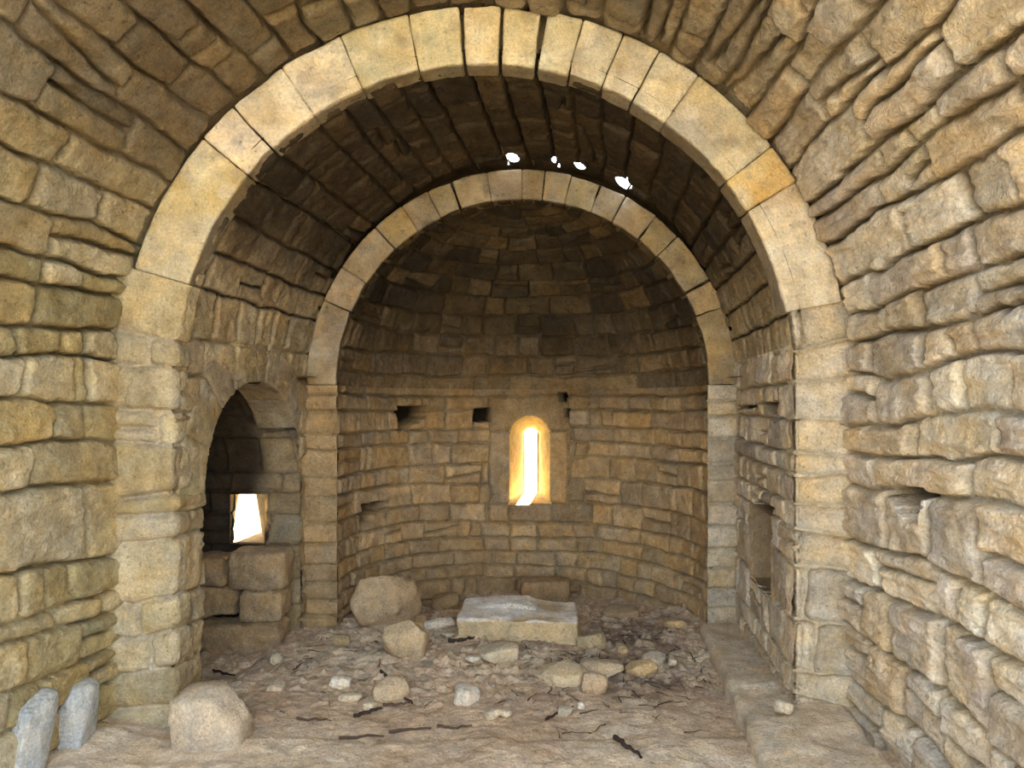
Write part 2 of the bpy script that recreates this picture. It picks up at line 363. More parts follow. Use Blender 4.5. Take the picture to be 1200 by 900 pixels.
# stone colours, linear
C_NL = [(.49, .40, .21), (.43, .35, .18), (.54, .46, .29), (.36, .31, .18), (.48, .37, .18), (.56, .49, .35)]
C_NR = [(.67, .585, .45), (.56, .465, .34), (.75, .67, .54), (.54, .475, .41), (.67, .53, .36), (.50, .43, .36)]
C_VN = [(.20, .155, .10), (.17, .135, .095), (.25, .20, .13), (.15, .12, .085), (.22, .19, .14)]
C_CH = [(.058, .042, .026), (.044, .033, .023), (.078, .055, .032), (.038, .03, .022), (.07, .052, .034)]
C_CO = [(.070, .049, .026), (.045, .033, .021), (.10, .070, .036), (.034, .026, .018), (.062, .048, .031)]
C_AP = [(.52, .36, .19), (.44, .31, .165), (.58, .42, .24), (.36, .27, .17), (.54, .36, .17), (.50, .38, .24)]
M_PALE = (.54, .47, .35); M_APSE = (.36, .27, .155); M_DARK = (.035, .026, .018)

# ---- nave
def extend(b, j, lo, hi, step, seed):
    rnd = random.Random(seed)
    b = [[list(p) for p in q] for q in b]; j = [list(q) for q in j]
    v = min(p[1] for p in b[0]); low = []
    while v > lo: v -= step * rnd.uniform(.85, 1.15); low.append([[0, v], [4, v]])
    top = []; v = max(p[1] for p in b[-1][-2:])
    while v < hi: v += step * rnd.uniform(.85, 1.15); top.append([[0, v], [4, v]])
    return low[::-1] + b + top, [[] for _ in low] + j + [[] for _ in top]
nave_left_data[0][-1][-1][1] = 4.29
nb, nj = extend(nave_left_data[0], nave_left_data[1], -.4, 5.3, .2, 3)
CNL = Courses(nb, nj, -3, 4, seed=11, wmin=.3, wmax=.6, fill=True)
nb, nj = extend(nave_right_data[0], nave_right_data[1], -.4, 5.3, .2, 4)
CNR = Courses(nb, nj, -3, 4, seed=12, wmin=.3, wmax=.6, fill=True)
CROWN = ZS + PI / 2 * 2.1
YW = -2.2; YROOF = .6
def nave_post(P, U, V, h):
    lim = 3.965 + .03 * fbm(P, 4, 2, 91)
    return np.where((U > lim) & (V > ZS), np.minimum(h, -.02), h)
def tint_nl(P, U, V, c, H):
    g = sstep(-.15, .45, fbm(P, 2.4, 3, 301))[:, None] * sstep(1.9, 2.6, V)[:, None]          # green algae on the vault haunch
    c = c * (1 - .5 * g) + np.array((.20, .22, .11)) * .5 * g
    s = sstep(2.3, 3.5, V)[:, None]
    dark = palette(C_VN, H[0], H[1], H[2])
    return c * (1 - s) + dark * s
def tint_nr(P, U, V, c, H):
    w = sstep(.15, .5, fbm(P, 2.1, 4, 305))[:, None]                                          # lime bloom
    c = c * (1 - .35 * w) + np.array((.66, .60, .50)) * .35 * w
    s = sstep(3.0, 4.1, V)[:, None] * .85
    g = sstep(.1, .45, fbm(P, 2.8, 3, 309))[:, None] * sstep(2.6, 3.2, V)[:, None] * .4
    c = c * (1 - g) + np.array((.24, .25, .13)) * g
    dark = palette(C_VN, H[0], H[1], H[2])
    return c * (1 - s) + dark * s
PNL = dict(an=(.5, .42, 1.15), split=.16, H=.026, gap=.005, soft=.011, round=.04, warp=.022, rough=.019, off=.012, tilt=.10, deep=.045, strata=.004)
PNR = dict(an=(.5, .36, 1.2), split=.20, H=.034, gap=.006, soft=.011, round=.04, warp=.030, rough=.028, off=.022, tilt=.22, deep=.045, strata=.010)
usL = steps((YW, 2.6, .06), (2.6, 4.14, .0065)); usR = steps((YW, 2.3, .06), (2.3, 4.14, .0065))
vw = steps((-.25, ZS, .007)); vv = steps((ZS, 4.4, .007), (4.4, CROWN, .014))
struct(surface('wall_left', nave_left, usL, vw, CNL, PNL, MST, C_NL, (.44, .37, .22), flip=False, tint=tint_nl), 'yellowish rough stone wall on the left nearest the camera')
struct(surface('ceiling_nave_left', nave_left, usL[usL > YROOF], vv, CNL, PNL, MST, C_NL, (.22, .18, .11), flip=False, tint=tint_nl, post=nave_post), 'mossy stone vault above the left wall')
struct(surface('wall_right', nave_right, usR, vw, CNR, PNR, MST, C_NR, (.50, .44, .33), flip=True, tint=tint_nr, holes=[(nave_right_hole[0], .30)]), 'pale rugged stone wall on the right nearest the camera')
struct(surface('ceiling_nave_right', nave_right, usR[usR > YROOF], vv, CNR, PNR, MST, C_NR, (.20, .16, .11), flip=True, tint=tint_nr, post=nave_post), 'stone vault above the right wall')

# ---- triumphal arch piers (front faces and returns)
def pier_front(side):
    def fn(U, V):
        xc = -.21; r0 = np.abs(U - xc); th = np.clip((V - ZS) / 1.88, 0, 9)
        r = np.maximum(r0, 1.715)
        x = xc + side * r * np.cos(th)
        return np.stack([x, 4.0 + np.maximum(0, 1.715 - r0), np.where(V < ZS, V, ZS + r * np.sin(th))], 1)
    return fn
b, j = pier_left_data
b = [[[ -2.3, -.1], [-1.8, -.09]]] + b[:-2]; j = [[]] + j[:-2]
CPL = Courses(b, [list(q) if q else [9] for q in j], -2.3, -1.9, seed=21)
PP = dict(H=.03, gap=.005, soft=.016, round=.04, warp=.016, rough=.011, off=.012, tilt=.08, deep=.02, strata=.003)
C_PL = [(.50, .43, .29), (.46, .38, .23), (.53, .46, .33), (.47, .38, .21)]
struct(surface('wall_pier_left', pier_front(-1), steps((-2.30, -1.80, .007)), steps((-.2, ZS + 16.2 / 57.3 * 1.88, .0075)), CPL, PP, MST, C_PL, M_PALE, flip=False), 'stone pier carrying the left foot of the large arch')
b, j = pier_right_data
b = [[[1.49, -.1], [1.85, -.08]]] + b; j = [[]] + j
CPR = Courses(b[:-1], [list(q) if q else [9] for q in j[:-1]], 1.5, 1.85, seed=22)
C_PR = [(.58, .50, .38), (.60, .51, .38), (.61, .50, .34), (.55, .47, .36), (.60, .53, .42)]
struct(surface('wall_pier_right', pier_front(1), steps((1.39, 1.90, .007)), steps((-.2, ZS + 11.2 / 57.3 * 1.88, .0075)), CPR, PP, MST, C_PR, M_PALE, flip=True), 'stone pier carrying the right foot of the large arch')

# ---- choir: barrel vault and its side walls
A1 = [16, 23.5, 31, 39.6, 46.5, 55.4, 61, 66.7, 72.5, 78, 86.5, 92.8, 99.7, 106, 112.5, 118.8, 126.2, 134, 142, 148.6, 155, 162, 169]
rnd = random.Random(5)
bl = []
for a in A1:
    v = math.radians(a) * RC
    bl.append([[4, v + rnd.uniform(-.008, .008)], [4.6, v + rnd.uniform(-.012, .012)], [5.2, v + rnd.uniform(-.012, .012)], [5.8, v + rnd.uniform(-.012, .012)]])
wl = []                                     # left wall courses: heights above floor at y=4 and y=5.8
for z in (.11, .31, .51, .70, 1.04, 1.18, 1.28, 1.55, 1.725): wl.append([[4, z - ZS], [5.8, z - ZS + rnd.uniform(-.02, .02)]])
wl += [[[4, -.02], [5, -.01], [5.8, .02]], [[4, .19], [4.5, .20], [5.8, .22]]]
wr = [[[4, PI * RC + ZS - z], [5.8, PI * RC + ZS - z + rnd.uniform(-.02, .02)]] for z in (1.90, 1.695, 1.5, 1.39, 1.22, 1.07, .88, .57, .30, .14, -.05)]
bsort = sorted(wl + bl, key=lambda q: q[0][1]) + wr
CCH = Courses(bsort, None, 4, 5.9, seed=31, wmin=.22, wmax=.42)
kc = {a: None for a in (86.5, 92.8, 99.7)}
cr = []
for k, q in enumerate(bsort):
    for a, w in ((78, .005), (86.5, .011), (92.8, .009), (99.7, .012), (39.6, .006), (118.8, .005), (142, .006)):
        if abs(q[0][1] - math.radians(a) * RC) < .02: cr.append((k, w, .10))
HOLES = [(88.2, .050, 5.56, 5.84), (98.9, .024, 5.64, 5.80), (105.6, .045, 5.60, 5.82), (117.7, .075, 5.54, 5.86)]
def hole_mask(U, V):
    m = np.zeros(len(U), bool)
    for a, w, y0, y1 in HOLES:
        m |= ((V / RC - math.radians(a)) * RC / w) ** 2 + ((U - (y0 + y1) / 2) / ((y1 - y0) / 2)) ** 2 < 1
    return m
def choir_post(P, U, V, h):
    th = V / RC
    crown = sstep(.9, 1.45, th) * (1 - sstep(2.2, 2.6, th))
    lim = 5.76 - .15 * crown + .03 * fbm(P, 5, 2, 92)
    h = np.where((U > lim) & (th > .5) & (th < 2.9), np.minimum(h, -.035), h)
    for a, w_, y0, y1 in HOLES:
        q = ((V / RC - math.radians(a)) * RC / (w_ * 1.5)) ** 2 + ((U - (y0 + y1) / 2 + .05) / ((y1 - y0) * .8)) ** 2
        h = np.where(q < 1, np.minimum(h, -.01), h)
    lead = 1 - sstep(4.0, 4.10, U)          # behind the arch stones
    return h * (1 - lead) - .04 * lead
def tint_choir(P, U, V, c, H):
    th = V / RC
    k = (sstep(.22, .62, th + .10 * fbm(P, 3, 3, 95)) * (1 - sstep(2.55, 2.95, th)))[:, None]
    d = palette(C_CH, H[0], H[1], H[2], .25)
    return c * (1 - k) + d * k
C_CW = [(.42, .34, .21), (.38, .29, .17), (.46, .38, .25), (.36, .28, .18)]
PCH = dict(an=(1, .7, 1), split=.15, H=.022, gap=.005, soft=.008, round=.02, warp=.018, rough=.020, off=.007, tilt=.10, deep=.02, strata=.004, cracks=cr)
# niche opening in the left wall, and a small aumbry in the right wall
NY, NRD, NZ = 4.995, .695, 1.25
def m_left(U, V):
    z = ZS + V
    return (np.abs(U - NY) < NRD) & ((z < NZ) | ((U - NY) ** 2 + (z - NZ) ** 2 < NRD ** 2)) & (V < 0)
AUM = (4.53, 5.17, .55, 1.07)
def m_right(U, V):
    z = ZS - (V - PI * RC)
    return (U > AUM[0]) & (U < AUM[1]) & (z > AUM[2]) & (z < AUM[3])
VR = PI * RC
us = steps((4.0, 5.98, .0085))
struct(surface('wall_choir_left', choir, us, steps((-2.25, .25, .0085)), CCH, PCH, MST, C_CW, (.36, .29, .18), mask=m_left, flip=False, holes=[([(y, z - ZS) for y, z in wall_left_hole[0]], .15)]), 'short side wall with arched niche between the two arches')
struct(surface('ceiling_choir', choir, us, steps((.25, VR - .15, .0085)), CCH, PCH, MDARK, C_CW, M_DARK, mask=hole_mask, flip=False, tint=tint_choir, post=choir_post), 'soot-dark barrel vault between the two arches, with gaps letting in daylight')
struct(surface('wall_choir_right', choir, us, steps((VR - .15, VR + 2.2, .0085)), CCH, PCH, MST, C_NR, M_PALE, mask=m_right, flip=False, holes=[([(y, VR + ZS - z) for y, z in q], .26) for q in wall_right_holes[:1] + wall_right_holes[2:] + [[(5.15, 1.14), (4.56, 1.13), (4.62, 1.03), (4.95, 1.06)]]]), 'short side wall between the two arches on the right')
# the hidden back of the vault gap
th = np.linspace(.2, PI - .2, 60); c = choir_c(5.97)
Q = [(c - r * math.cos(t), 5.97, ZS + r * math.sin(t)) for t in th for r in (1.60, 1.795)]
F = [(2 * i, 2 * i + 1, 2 * i + 3, 2 * i + 2) for i in range(59)]
struct(mesh_obj('wall_vault_end', Q, F, MDARK, col=np.tile(M_DARK, (len(Q), 1))))

# ---- apse wall and half dome
ab = [[list(p) for p in q] for q in apse_rows][::-1]
rnd = random.Random(9)
for q in ab:                                # carry the rows round to both ends of the apse
    m0 = q[0][1]; m1 = q[-1][1]
    q.insert(0, [-2.4, m0 + rnd.uniform(-.02, .02)]); q.append([1.6, m1 + rnd.uniform(-.02, .02)]); q.append([2.4, m1 + rnd.uniform(-.02, .02)])
CAP = Courses(ab, None, -2.5, 2.5, seed=41, wmin=.2, wmax=.48)
WX, WR, WZ0, WZ1 = .077, .205, .78, 1.462
def m_win(U, V): return (np.abs(U - WX) < WR) & (V > WZ0) & ((V < WZ1) | ((U - WX) ** 2 + (V - WZ1) ** 2 < WR ** 2))
PAP = dict(split=.14, H=.022, gap=.006, soft=.007, round=.02, warp=.020, rough=.015, off=.013, tilt=.09, deep=.035,
           patch=[(-.33, .47, 1.515, 1.865), (-.33, -.10, .78, 1.515), (.26, .47, .78, 1.515), (-.14, .30, .60, .785), (-.33, -.14, .60, .78)])
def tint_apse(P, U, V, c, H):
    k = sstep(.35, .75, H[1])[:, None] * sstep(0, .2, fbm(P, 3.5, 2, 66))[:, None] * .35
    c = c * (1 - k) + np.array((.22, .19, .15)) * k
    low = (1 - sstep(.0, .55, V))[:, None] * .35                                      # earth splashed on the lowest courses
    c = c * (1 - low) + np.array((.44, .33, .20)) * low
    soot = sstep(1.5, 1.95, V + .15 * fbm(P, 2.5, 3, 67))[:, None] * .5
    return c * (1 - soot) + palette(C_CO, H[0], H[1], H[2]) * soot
ua = steps((-AR * PI / 2 - .02, AR * PI / 2 + .02, .0085))
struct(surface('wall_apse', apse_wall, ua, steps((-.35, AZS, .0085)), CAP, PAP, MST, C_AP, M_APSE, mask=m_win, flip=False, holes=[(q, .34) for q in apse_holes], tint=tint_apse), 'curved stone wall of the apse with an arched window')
vb = [.14, .33, .54, .75, .95, 1.13, 1.32, 1.50, 1.67, 1.83, 1.98, 2.12, 2.25]
cb = [[[-2.4, v + rnd.uniform(-.03, .03)], [-1.2, v + rnd.uniform(-.02, .02)], [0, v], [1.2, v + rnd.uniform(-.02, .02)], [2.4, v + rnd.uniform(-.03, .03)]] for v in vb]
cj = []
for k in range(len(vb) + 1):
    v = ([0] + vb)[k]; cs = max(.12, math.cos(v / AR)); u = -2.6 + rnd.uniform(0, .3); js = []
    while u < 2.6: js.append(u); u += rnd.uniform(.2, .46) / cs
    cj.append(js)
CCO = Courses(cb, cj, -2.5, 2.5, seed=42)
PCO = dict(split=.16, H=.024, gap=.006, soft=.007, round=.02, warp=.020, rough=.018, off=.013, tilt=.12, deep=.035, slant=.2)
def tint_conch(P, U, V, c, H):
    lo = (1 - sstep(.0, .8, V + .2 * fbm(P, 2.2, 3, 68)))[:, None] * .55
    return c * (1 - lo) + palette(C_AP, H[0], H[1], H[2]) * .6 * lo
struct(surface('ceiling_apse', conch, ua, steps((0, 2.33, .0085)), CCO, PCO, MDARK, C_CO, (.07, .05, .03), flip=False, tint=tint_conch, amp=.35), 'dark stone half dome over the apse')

# ---- narrow piers under the apse arch
def flat_y(y):
    return lambda U, V: np.stack([U, np.full_like(U, y), V], 1)
rb = [[[0, v], [2, v + .01]] for v in (-.1, .14, .30, .47, .62, .80, .98, 1.16, 1.30, 1.50, 1.68, 1.80)]
PF = dict(H=.022, gap=.004, soft=.012, round=.03, warp=.012, rough=.008, off=.008, tilt=.05, deep=.02)
CQR = Courses(rb, [[9] for _ in range(13)], 1.4, 1.8, seed=51)
struct(surface('wall_apse_pier_right', flat_y(5.79), steps((1.475, 1.80, .008)), steps((-.3, AZS, .008)), CQR, PF, MST, C_PR, M_PALE, flip=False), 'narrow stone pier under the right foot of the small arch')
rb = [[[-2, q[1][1] + .01], [-1, q[1][1]]] for q in ab]
CQL = Courses(rb, [[9] for _ in range(13)], -1.8, -1.4, seed=52)
struct(surface('wall_apse_pier_left', flat_y(5.79), steps((-1.80, -1.475, .008)), steps((-.3, AZS, .008)), CQL, PF, MST, [(.40, .285, .155), (.36, .26, .145), (.44, .32, .19)], M_APSE, flip=False), 'narrow stone pier under the left foot of the small arch')

# ------------------------------------------------------------------ arches of single wedge stones
def voussoir(parent, cx, y0, cz, r0, r1, a0, a1, depth, seed, base, gap=(.002, .002), fmap=None, soot=None, stain=None, noise=.006, proud=0, mat=None, kind='voussoir'):
    """angles in degrees from the left horizontal over the top; y0 is the front face"""
    A0 = math.radians(a0); A1_ = math.radians(a1); rm = (r0 + r1) / 2
    ha = (A1_ - A0) * rm / 2 - (gap[0] + gap[1]) / 2; hr = (r1 - r0) / 2
    def mp(Q):
        a = (A0 + A1_) / 2 + (Q[:, 0] + (gap[0] - gap[1]) / 2) / rm; r = rm + Q[:, 2]
        P = np.stack([cx - r * np.cos(a), y0 + depth / 2 + Q[:, 1] - proud, cz + r * np.sin(a)], 1)
        return fmap(P) if fmap else P
    Q, F = block_mesh(ha, depth / 2, hr, .012, .011, noise, seed, None, 8, chip=.01)
    loc = Q.copy(); P = mp(Q)
    F = F[:, ::-1]
    rs = np.random.RandomState(seed)
    bc = np.array(base) * (1 + rs.uniform(-.1, .1)) * (1 + rs.uniform(-.03, .03, 3))
    c = stone_tint(P, bc, seed, .28, stain)
    sp = sstep(.12, .4, fbm(P, 11, 4, seed + 40))[:, None] * .6; c = c * (1 - sp) + np.array((.36, .31, .25)) * sp * bc.mean() / .45
    sp = sstep(.2, .45, fbm(P, 7, 3, seed + 41))[:, None] * .5; c = c * (1 - sp) + np.array((.74, .68, .55)) * sp * bc.mean() / .5
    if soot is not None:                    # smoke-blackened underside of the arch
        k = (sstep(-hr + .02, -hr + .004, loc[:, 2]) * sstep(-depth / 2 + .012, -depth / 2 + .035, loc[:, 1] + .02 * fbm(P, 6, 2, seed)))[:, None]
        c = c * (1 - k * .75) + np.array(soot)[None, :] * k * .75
    return mesh_obj(kind, P, F, mat or MRING, parent, c)
R1C_ = (.62, .55, .40)
ar = empty('triumphal_arch', (-.21, 4.0, ZS)); ar['kind'] = 'structure'
del ar['kind']
tag(ar, 'large pale round arch of wedge stones spanning the whole chapel nearest the camera', 'arch')
J1 = [16.2, 39.65, 46.45, 56.3, 66.7, 77.9, 86.3, 92.9, 99.7, 105.8, 112.5, 118.8, 126, 142, 148.7, 169.1]
S1 = {0: (.55, .44, .22), 12: (.40, .36, .33), 14: (.46, .36, .26), 13: (.55, .36, .14), 9: (.42, .38, .36), 8: (.46, .42, .38)}
for i in range(len(J1) - 1):
    col = [(.64, .55, .37), (.72, .64, .50), (.70, .63, .49), (.68, .61, .48), (.66, .59, .45), (.70, .62, .45), (.70, .62, .43), (.72, .64, .45), (.66, .59, .46), (.62, .57, .47), (.66, .59, .45), (.65, .58, .45), (.62, .53, .37), (.64, .47, .25), (.66, .57, .44)][i]
    gp = [.001, .004, .002, .001, .001, .001, .012, .011, .014, .003, .003, .003, .002, .002, .003, .001]
    v = voussoir(ar, .0, 0, 0, 1.70, 2.015, J1[i], J1[i + 1], .17, 100 + i, col, gap=(gp[i], gp[i + 1]), soot=(.15, .11, .07), stain=S1.get(i), noise=.007, kind='springer' if i in (0, 14) else 'keystone' if i == 6 else 'voussoir')
ar2 = empty('apse_arch', (0, 5.8, 1.93))
tag(ar2, 'smaller round arch of wedge stones framing the dark half dome of the apse', 'arch')
J2 = [0, 23.3, 33.2, 47, 56, 64, 70.8, 80.5, 90, 96.1, 103.2, 111.5, 118.8, 128.4, 136.2, 150.7, 158.6, 180]
for i in range(len(J2) - 1):
    col = (.38, .295, .19) if i < 3 else (.35, .28, .19) if i < 6 else (.36, .295, .205) if i < 13 else (.42, .33, .19)
    voussoir(ar2, 0, -.03, 0, 1.485, 1.718, J2[i], J2[i + 1], .19, 140 + i, col, gap=(.001 + .003 * (i % 3 == 0), .001 + .003 * (i % 3 == 2)), soot=(.12, .085, .05), stain=(.30, .24, .17) if i % 3 else (.46, .33, .15), noise=.006, kind='springer' if i in (0, 16) else 'keystone' if i == 8 else 'voussoir')
# niche arch: stands in the choir's left wall, so it is laid out in the y-z plane
def niche_map(P):                           # P.x -> along y, P.y -> into the wall
    y = np.clip(NY + P[:, 0], 3.99, 5.775)
    x = choir_c(y) - RC - P[:, 1] + .03
    return np.stack([x, y, NZ + P[:, 2]], 1)
na = empty('niche_arch', (0, 0, 0))
tag(na, 'low weathered stone arch over the dark niche in the left wall', 'arch')
Jn = [-6, 22, 46, 62, 75, 87, 98, 110, 126, 150]
for i in range(len(Jn) - 1):
    voussoir(na, 0, 0, 0, NRD - .01, NRD + (.30 if 1 < i < 7 else .26), Jn[i], Jn[i + 1], .3, 180 + i, [(.42, .34, .20), (.40, .31, .18), (.36, .29, .19)][i % 3], gap=(.003, .003), fmap=niche_map, noise=.012, stain=(.28, .22, .15), mat=MST, kind='springer' if i in (0, 8) else 'keystone' if i == 4 else 'voussoir')

# ------------------------------------------------------------------ the niche behind the left wall
arc = [(0, 0)]
def niche_shell(U, V):                      # U: depth into the wall (x), V: run up the near jamb, over and down the far jamb
    s = V; hj = NZ + .3; L1 = hj; L2 = L1 + PI * NRD
    th = np.clip((s - L1) / NRD, 0, PI)
    y = NY - NRD * np.cos(th); z = np.where(s < L1, s - .3, np.where(s > L2, NZ - (s - L2), NZ + NRD * np.sin(th)))
    x = choir_c(y) - RC + .01 - U
    return np.stack([x, y, z], 1)
LN = 2 * (NZ + .3) + PI * NRD
rnd = random.Random(6)
nbv = [.2, .45, .7, .95, 1.2, 1.4] + [1.55 + .19 * k for k in range(1, 12)]
far = NZ + .3 + PI * NRD
nbv = [v for v in nbv if v < far - .1] + [far + NZ - z for z in (1.25, 1.10, .93, .70, .60, .42, .22, 0)]
CN = Courses([[[0, v], [1, v + rnd.uniform(-.01, .01)]] for v in nbv], None, 0, 1, seed=61, wmin=.25, wmax=.5)
WN = (2.02 - 1.76, 2.27 - 1.76, .70, 1.065)  # slit window in the far jamb: depth range, height range
def m_niche(U, V):
    z = NZ - (V - far)
    return (V > far) & (U > WN[0]) & (U < WN[1]) & (z > WN[2]) & (z < WN[3])
C_NI = [(.34, .26, .16), (.30, .23, .14), (.38, .30, .19), (.33, .28, .20)]
def tint_ni(P, U, V, c, H):                 # smoke and painted shade darken the niche's inner half and top
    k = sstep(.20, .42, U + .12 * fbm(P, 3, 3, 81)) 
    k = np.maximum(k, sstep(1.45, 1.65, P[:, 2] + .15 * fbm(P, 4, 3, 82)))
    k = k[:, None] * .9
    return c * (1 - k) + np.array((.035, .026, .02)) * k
PN = dict(H=.022, gap=.004, soft=.011, round=.03, warp=.013, rough=.009, off=.008, tilt=.06, deep=.02)
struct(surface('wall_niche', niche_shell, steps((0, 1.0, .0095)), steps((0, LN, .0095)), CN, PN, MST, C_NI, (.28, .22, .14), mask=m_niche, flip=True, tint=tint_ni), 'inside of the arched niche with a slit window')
def niche_back(U, V):
    return np.stack([np.full_like(U, -2.72) + .0 * U, U, V], 1)
CNB = Courses([[[4, z], [6, z]] for z in (.1, .35, .6, .85, 1.1, 1.3, 1.5, 1.7, 1.9)], None, 4, 6, seed=62)
struct(surface('wall_niche_back', niche_back, steps((4.2, 5.8, .015)), steps((-.3, 2.05, .015)), CNB, PN, MST, [(.05, .04, .03), (.035, .027, .02)], (.03, .025, .02), flip=True))  # near-black colours: smoke, with the shade of the recess painted in
# slit reveal towards the east: window_2
def tube(name, loops, mat, colr, seed, flip=False, label=None):
    """loops: list of closed outlines (lists of points) lofted together, roughened"""
    n = len(loops[0]); V = np.array([p for l in loops for p in l], float); F = []
    for a in range(len(loops) - 1):
        for i in range(n):
            q = (i + 1) % n; f = (a * n + i, a * n + q, (a + 1) * n + q, (a + 1) * n + i)
            F.append(f[::-1] if flip else f)
    k = np.arange(len(loops)); w = np.repeat(np.where((k == 0) | (k == len(loops) - 1), .3, 1), n)
    for ax in range(3): V[:, ax] += .007 * w * fbm(V, 9, 3, seed + ax)
    return struct(mesh_obj(name, V, F, mat, col=stone_tint(V, colr, seed)), label)
def arch_outline(cx, w, z0, z1, n=14, m=16):
    pts = []
    for i in range(n): pts.append((cx - w + 2 * w * i / n, z0))
    for i in range(n): pts.append((cx + w, z0 + (z1 - z0) * i / n))
    for i in range(m): a = PI * i / m; pts.append((cx + w * math.cos(a), z1 + w * math.sin(a)))
    for i in range(n): pts.append((cx - w, z1 - (z1 - z0) * i / n))
    return pts
loops = []
for t in np.linspace(0, 1, 14):
    o = arch_outline(WX + .02 * t, WR + .012 - (WR - .070) * t ** .9, WZ0 - .01 + .07 * t, WZ1 - .0 - .02 * t)
    loops.append([(math.sin(x / AR) * AR, AC[1] + AR * math.cos(x / AR) - .02 + t * .55, z) for x, z in o])
tube('window_1', loops, MRING, (.74, .60, .32), 71, label='small round-headed window in the middle of the apse, blazing with daylight')
loops = []
for t in np.linspace(0, 1, 10):
    x0 = -2.28 - .11 * t; x1 = -2.01 - .15 * t; z0 = .69 + .03 * t; z1 = 1.075 - .02 * t; n = 8; o = []; tp = .05 * min(1, t * 3)
    for i in range(n): o.append((x0 + (x1 - x0) * i / n, z0))
    for i in range(n): o.append((x1 - tp * i / n, z0 + (z1 - z0) * i / n))
    for i in range(n): o.append((x1 - tp - (x1 - x0 - 2 * tp) * i / n, z1))
    for i in range(n): o.append((x0 + tp * (1 - i / n), z1 - (z1 - z0) * i / n))
    loops.append([(x, NY + NRD - .03 + t * .35, z) for x, z in o])
tube('window_2', loops, MRING, (.5, .42, .28), 72, label='small slit window inside the niche, bright with daylight')
# aumbry box in the right choir wall
def aumbry():
    V = []; F = []
    y0, y1, z0, z1 = AUM; y0 -= .01; y1 += .01; z0 -= .01; z1 += .01
    def quad(a, b, c_, d, n=18):
        o = len(V); a, b, c_, d = map(np.array, (a, b, c_, d))
        for i in range(n + 1):
            for k in range(n + 1):
                s, t = i / n, k / n; V.append((a * (1 - s) + b * s) * (1 - t) + (d * (1 - s) + c_ * s) * t)
        for i in range(n):
            for k in range(n):
                p = o + i * (n + 1) + k; F.append((p, p + n + 1, p + n + 2, p + 1))
    xw = lambda y: choir_c(y) + RC - .03
    D = .33
    quad((xw(y1), y1, z0), (xw(y1) + D, y1, z0), (xw(y1) + D, y1, z1), (xw(y1), y1, z1))
    quad((xw(y0), y0, z0), (xw(y0) + D, y0, z0), (xw(y0) + D, y0, z1), (xw(y0), y0, z1))
    quad((xw(y0), y0, z0), (xw(y1), y1, z0), (xw(y1) + D, y1, z0), (xw(y0) + D, y0, z0))
    quad((xw(y0), y0, z1), (xw(y1), y1, z1), (xw(y1) + D, y1, z1), (xw(y0) + D, y0, z1))
    quad((xw(y0) + D, y0, z0), (xw(y1) + D, y1, z0), (xw(y1) + D, y1, z1), (xw(y0) + D, y0, z1))
    V = np.array(V); V += .006 * np.stack([fbm(V, 8, 3, 75 + k) for k in range(3)], 1)
    return struct(mesh_obj('wall_recess', V, F, MST, col=stone_tint(V, (.36, .27, .17), 76)), 'small square wall cupboard recess in the right wall between the arches')
aumbry()

# ------------------------------------------------------------------ outer skin of the thick walls (keeps daylight out except through the real openings)
def grid_quads(fn, us, vs, mask=None):
    U, V = np.meshgrid(us, vs, indexing='ij'); U = U.ravel(); V = V.ravel(); nv = len(vs)
    ii = (np.arange(len(us) - 1)[:, None] * nv + np.arange(nv - 1)[None, :]).ravel()
    F = np.stack([ii, ii + nv, ii + nv + 1, ii + 1], 1)
    if mask is not None:
        F = F[~mask((U[F[:, 0]] + U[F[:, 2]]) / 2, (V[F[:, 0]] + V[F[:, 2]]) / 2)]
    return fn(U, V), F
def arc_profile(c, r, t):                   # t: 0..1 left floor, 1..2 over the top, 2..3 right floor
    t = np.asarray(t, float)
    th = np.clip(t - 1, 0, 1) * PI
    z = np.where(t < 1, -.45 + t * (ZS + .45), np.where(t > 2, ZS - (t - 2) * (ZS + .45), ZS + r * np.sin(th)))
    return c - r * np.cos(th), z
def ex_nave(U, V):
    x, z = arc_profile(nave_c(U), nave_r(U) + .3, V); return np.stack([x, U, z], 1)
t3 = np.concatenate([np.linspace(0, 1, 5), np.linspace(1, 2, 40)[1:], np.linspace(2, 3, 5)[1:]])
outer('wall_outer_nave', *grid_quads(ex_nave, np.array([YROOF, 2.5, 4.2]), t3))
outer('wall_outer_nave_low', *grid_quads(lambda U, V: np.stack([nave_c(U) + np.sign(V) * (nave_r(U) + .3), U, np.abs(V) - .46], 1), np.array([YW, YROOF]), np.array([-2.42, -.01])))
outer('wall_outer_nave_low', *grid_quads(lambda U, V: np.stack([nave_c(U) + np.sign(V) * (nave_r(U) + .3), U, np.abs(V) - .46], 1), np.array([YW, YROOF]), np.array([.01, 2.42])))
def ex_face(y, r0, r1, c0, c1):
    def fn(U, V):
        x0, z0 = arc_profile(c0, r0, V); x1, z1 = arc_profile(c1, r1, V)
        return np.stack([x0 + (x1 - x0) * U, np.full_like(U, y), z0 + (z1 - z0) * U], 1)
    return fn
outer('wall_outer_arch_back', *grid_quads(ex_face(4.18, 1.745, 2.36, choir_c(4.18), -.21), np.array([0., 1.]), t3))
def ex_choir(U, V):
    c = choir_c(U); r = 1.79; return np.stack([c - r * np.cos(V), U, ZS + r * np.sin(V)], 1)
def ex_hole(U, V):
    m = np.zeros(len(U), bool)
    for a, w_, y0, y1 in HOLES:
        ym = (y0 + y1) / 2 + .17
        m |= ((V - math.radians(a)) * RC / (w_ * 1.5 + .01)) ** 2 + ((U - ym) / ((y1 - y0) * .8 + .05)) ** 2 < 1
    return m
